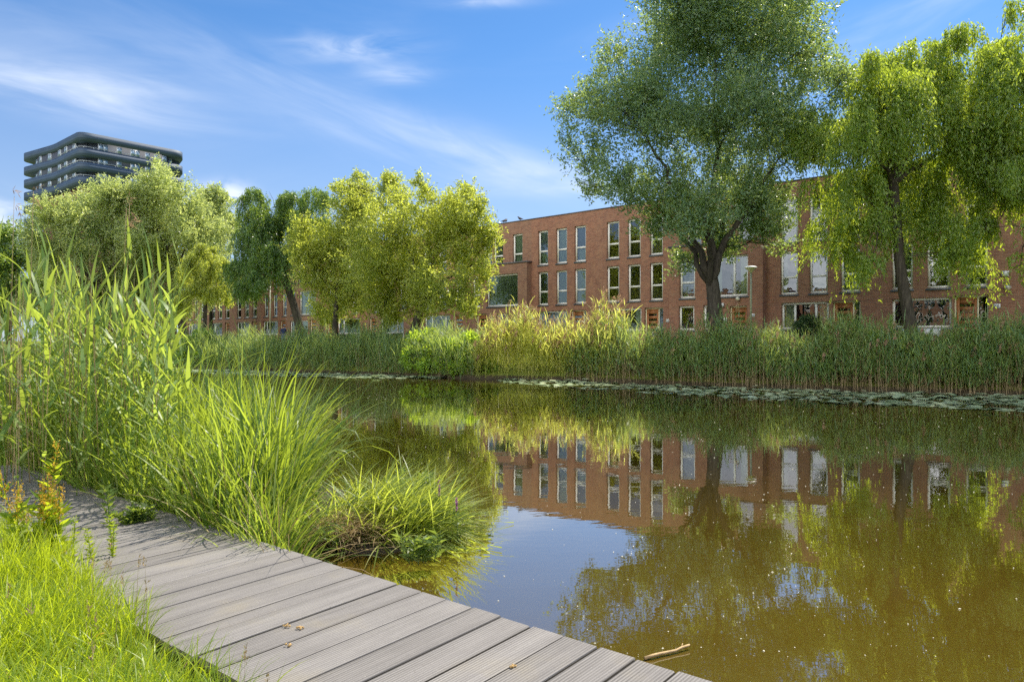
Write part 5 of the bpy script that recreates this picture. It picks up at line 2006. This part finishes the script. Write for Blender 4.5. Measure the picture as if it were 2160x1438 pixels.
def person(u, Y, label):
    b = at(u, 720, Y)
    root = empty('person', (b[0], b[1], G + .02), .4, label, 'person')

    def skin(name, verts, edges, radii, mat):
        me = bpy.data.meshes.new(name)
        me.from_pydata(verts, edges, [])
        o = bpy.data.objects.new(name, me)
        link(o, root)
        sm = o.modifiers.new('skin', 'SKIN')
        for k, r in enumerate(radii):
            me.skin_vertices[0].data[k].radius = r if isinstance(r, tuple) else (r, r)
        me.skin_vertices[0].data[0].use_root = True
        ss = o.modifiers.new('sub', 'SUBSURF')
        ss.levels = ss.render_levels = 2
        me.materials.append(mat)
        return o

    V = [(0, 0, .92), (0, 0, 1.12), (0, 0, 1.32), (0, .0, 1.43), (0, -.01, 1.50), (0, -.03, 1.60), (0, -.02, 1.70),
         (.18, 0, 1.40), (.24, .02, 1.13), (.22, -.10, .90), (.22, -.13, .82), (-.18, 0, 1.40), (-.24, .02, 1.13), (-.22, -.10, .90), (-.22, -.13, .82),
         (.10, 0, .86), (.11, -.02, .48), (.11, .02, .09), (.12, -.12, .04), (-.10, 0, .86), (-.12, .03, .48), (-.13, .07, .09), (-.14, -.07, .04)]
    E = [(0, 1), (1, 2), (2, 3), (3, 4), (4, 5), (5, 6), (3, 7), (7, 8), (8, 9), (9, 10), (3, 11), (11, 12), (12, 13), (13, 14), (0, 15), (15, 16), (16, 17), (17, 18), (0, 19), (19, 20), (20, 21), (21, 22)]
    Rr = [(.15, .11), (.14, .10), (.16, .11), .08, .055, (.08, .095), (.07, .08), .06, .045, .035, .035, .06, .045, .035, .035, .085, .06, .042, .04, .085, .06, .042, .04]
    skin('body', V, E, Rr, M['skin'])
    skin('jacket', [(0, 0, .86), (0, 0, 1.12), (0, 0, 1.32), (0, 0, 1.44), (.18, 0, 1.40), (.245, .02, 1.13), (.225, -.09, .92), (-.18, 0, 1.40), (-.245, .02, 1.13), (-.225, -.09, .92)],
         [(0, 1), (1, 2), (2, 3), (3, 4), (4, 5), (5, 6), (3, 7), (7, 8), (8, 9)], [(.18, .14), (.17, .13), (.185, .135), .10, .08, .062, .052, .08, .062, .052], M['jacket'])
    skin('trousers', [(0, 0, .92), (.10, 0, .84), (.11, -.02, .48), (.11, .02, .10), (-.10, 0, .84), (-.12, .03, .48), (-.13, .07, .10)], [(0, 1), (1, 2), (2, 3), (0, 4), (4, 5), (5, 6)],
         [(.155, .125), .105, .078, .065, .105, .078, .065], M['jeans'])
    m = MB()
    m.lathe([(.001, .13), (.06, .115), (.098, .06), (.104, 0), (.09, -.05)], 12)
    m.build('hair', M['hair'], root, True, (0, .005, 1.66))


person(598, 66.0, 'person in a dark blue jacket and jeans standing at a doorway')

for (u, v, rz, lb) in [(1063, 470, .5, 'small dark bird on the roof edge, leftmost of three'), (1067, 469.5, 1.1, 'small dark bird on the roof edge, middle of three'), (1097, 464.5, 2.6, 'small dark bird on the roof edge, alone at the right')]:
    Yb_ = 84350 / (u + 627)
    b = at(u, 720, Yb_ + .08)
    m = MB()
    m.tube([(-.26, 0, .10), (-.14, 0, .11), (-.05, 0, .13), (.05, 0, .16), (.10, 0, .22), (.13, 0, .26), (.17, 0, .265), (.22, 0, .25)], [.012, .035, .075, .08, .055, .045, .035, .004], 10)
    m.tube([(0, .02, 0), (0, .02, .09)], .008, 5)
    m.tube([(0, -.02, 0), (0, -.02, .09)], .008, 5)
    tag(m.build('bird', M['bird'], None, True, (b[0], b[1], ZT + .055)), lb, 'bird', 'birds on the roof').rotation_euler = (0, 0, rz)
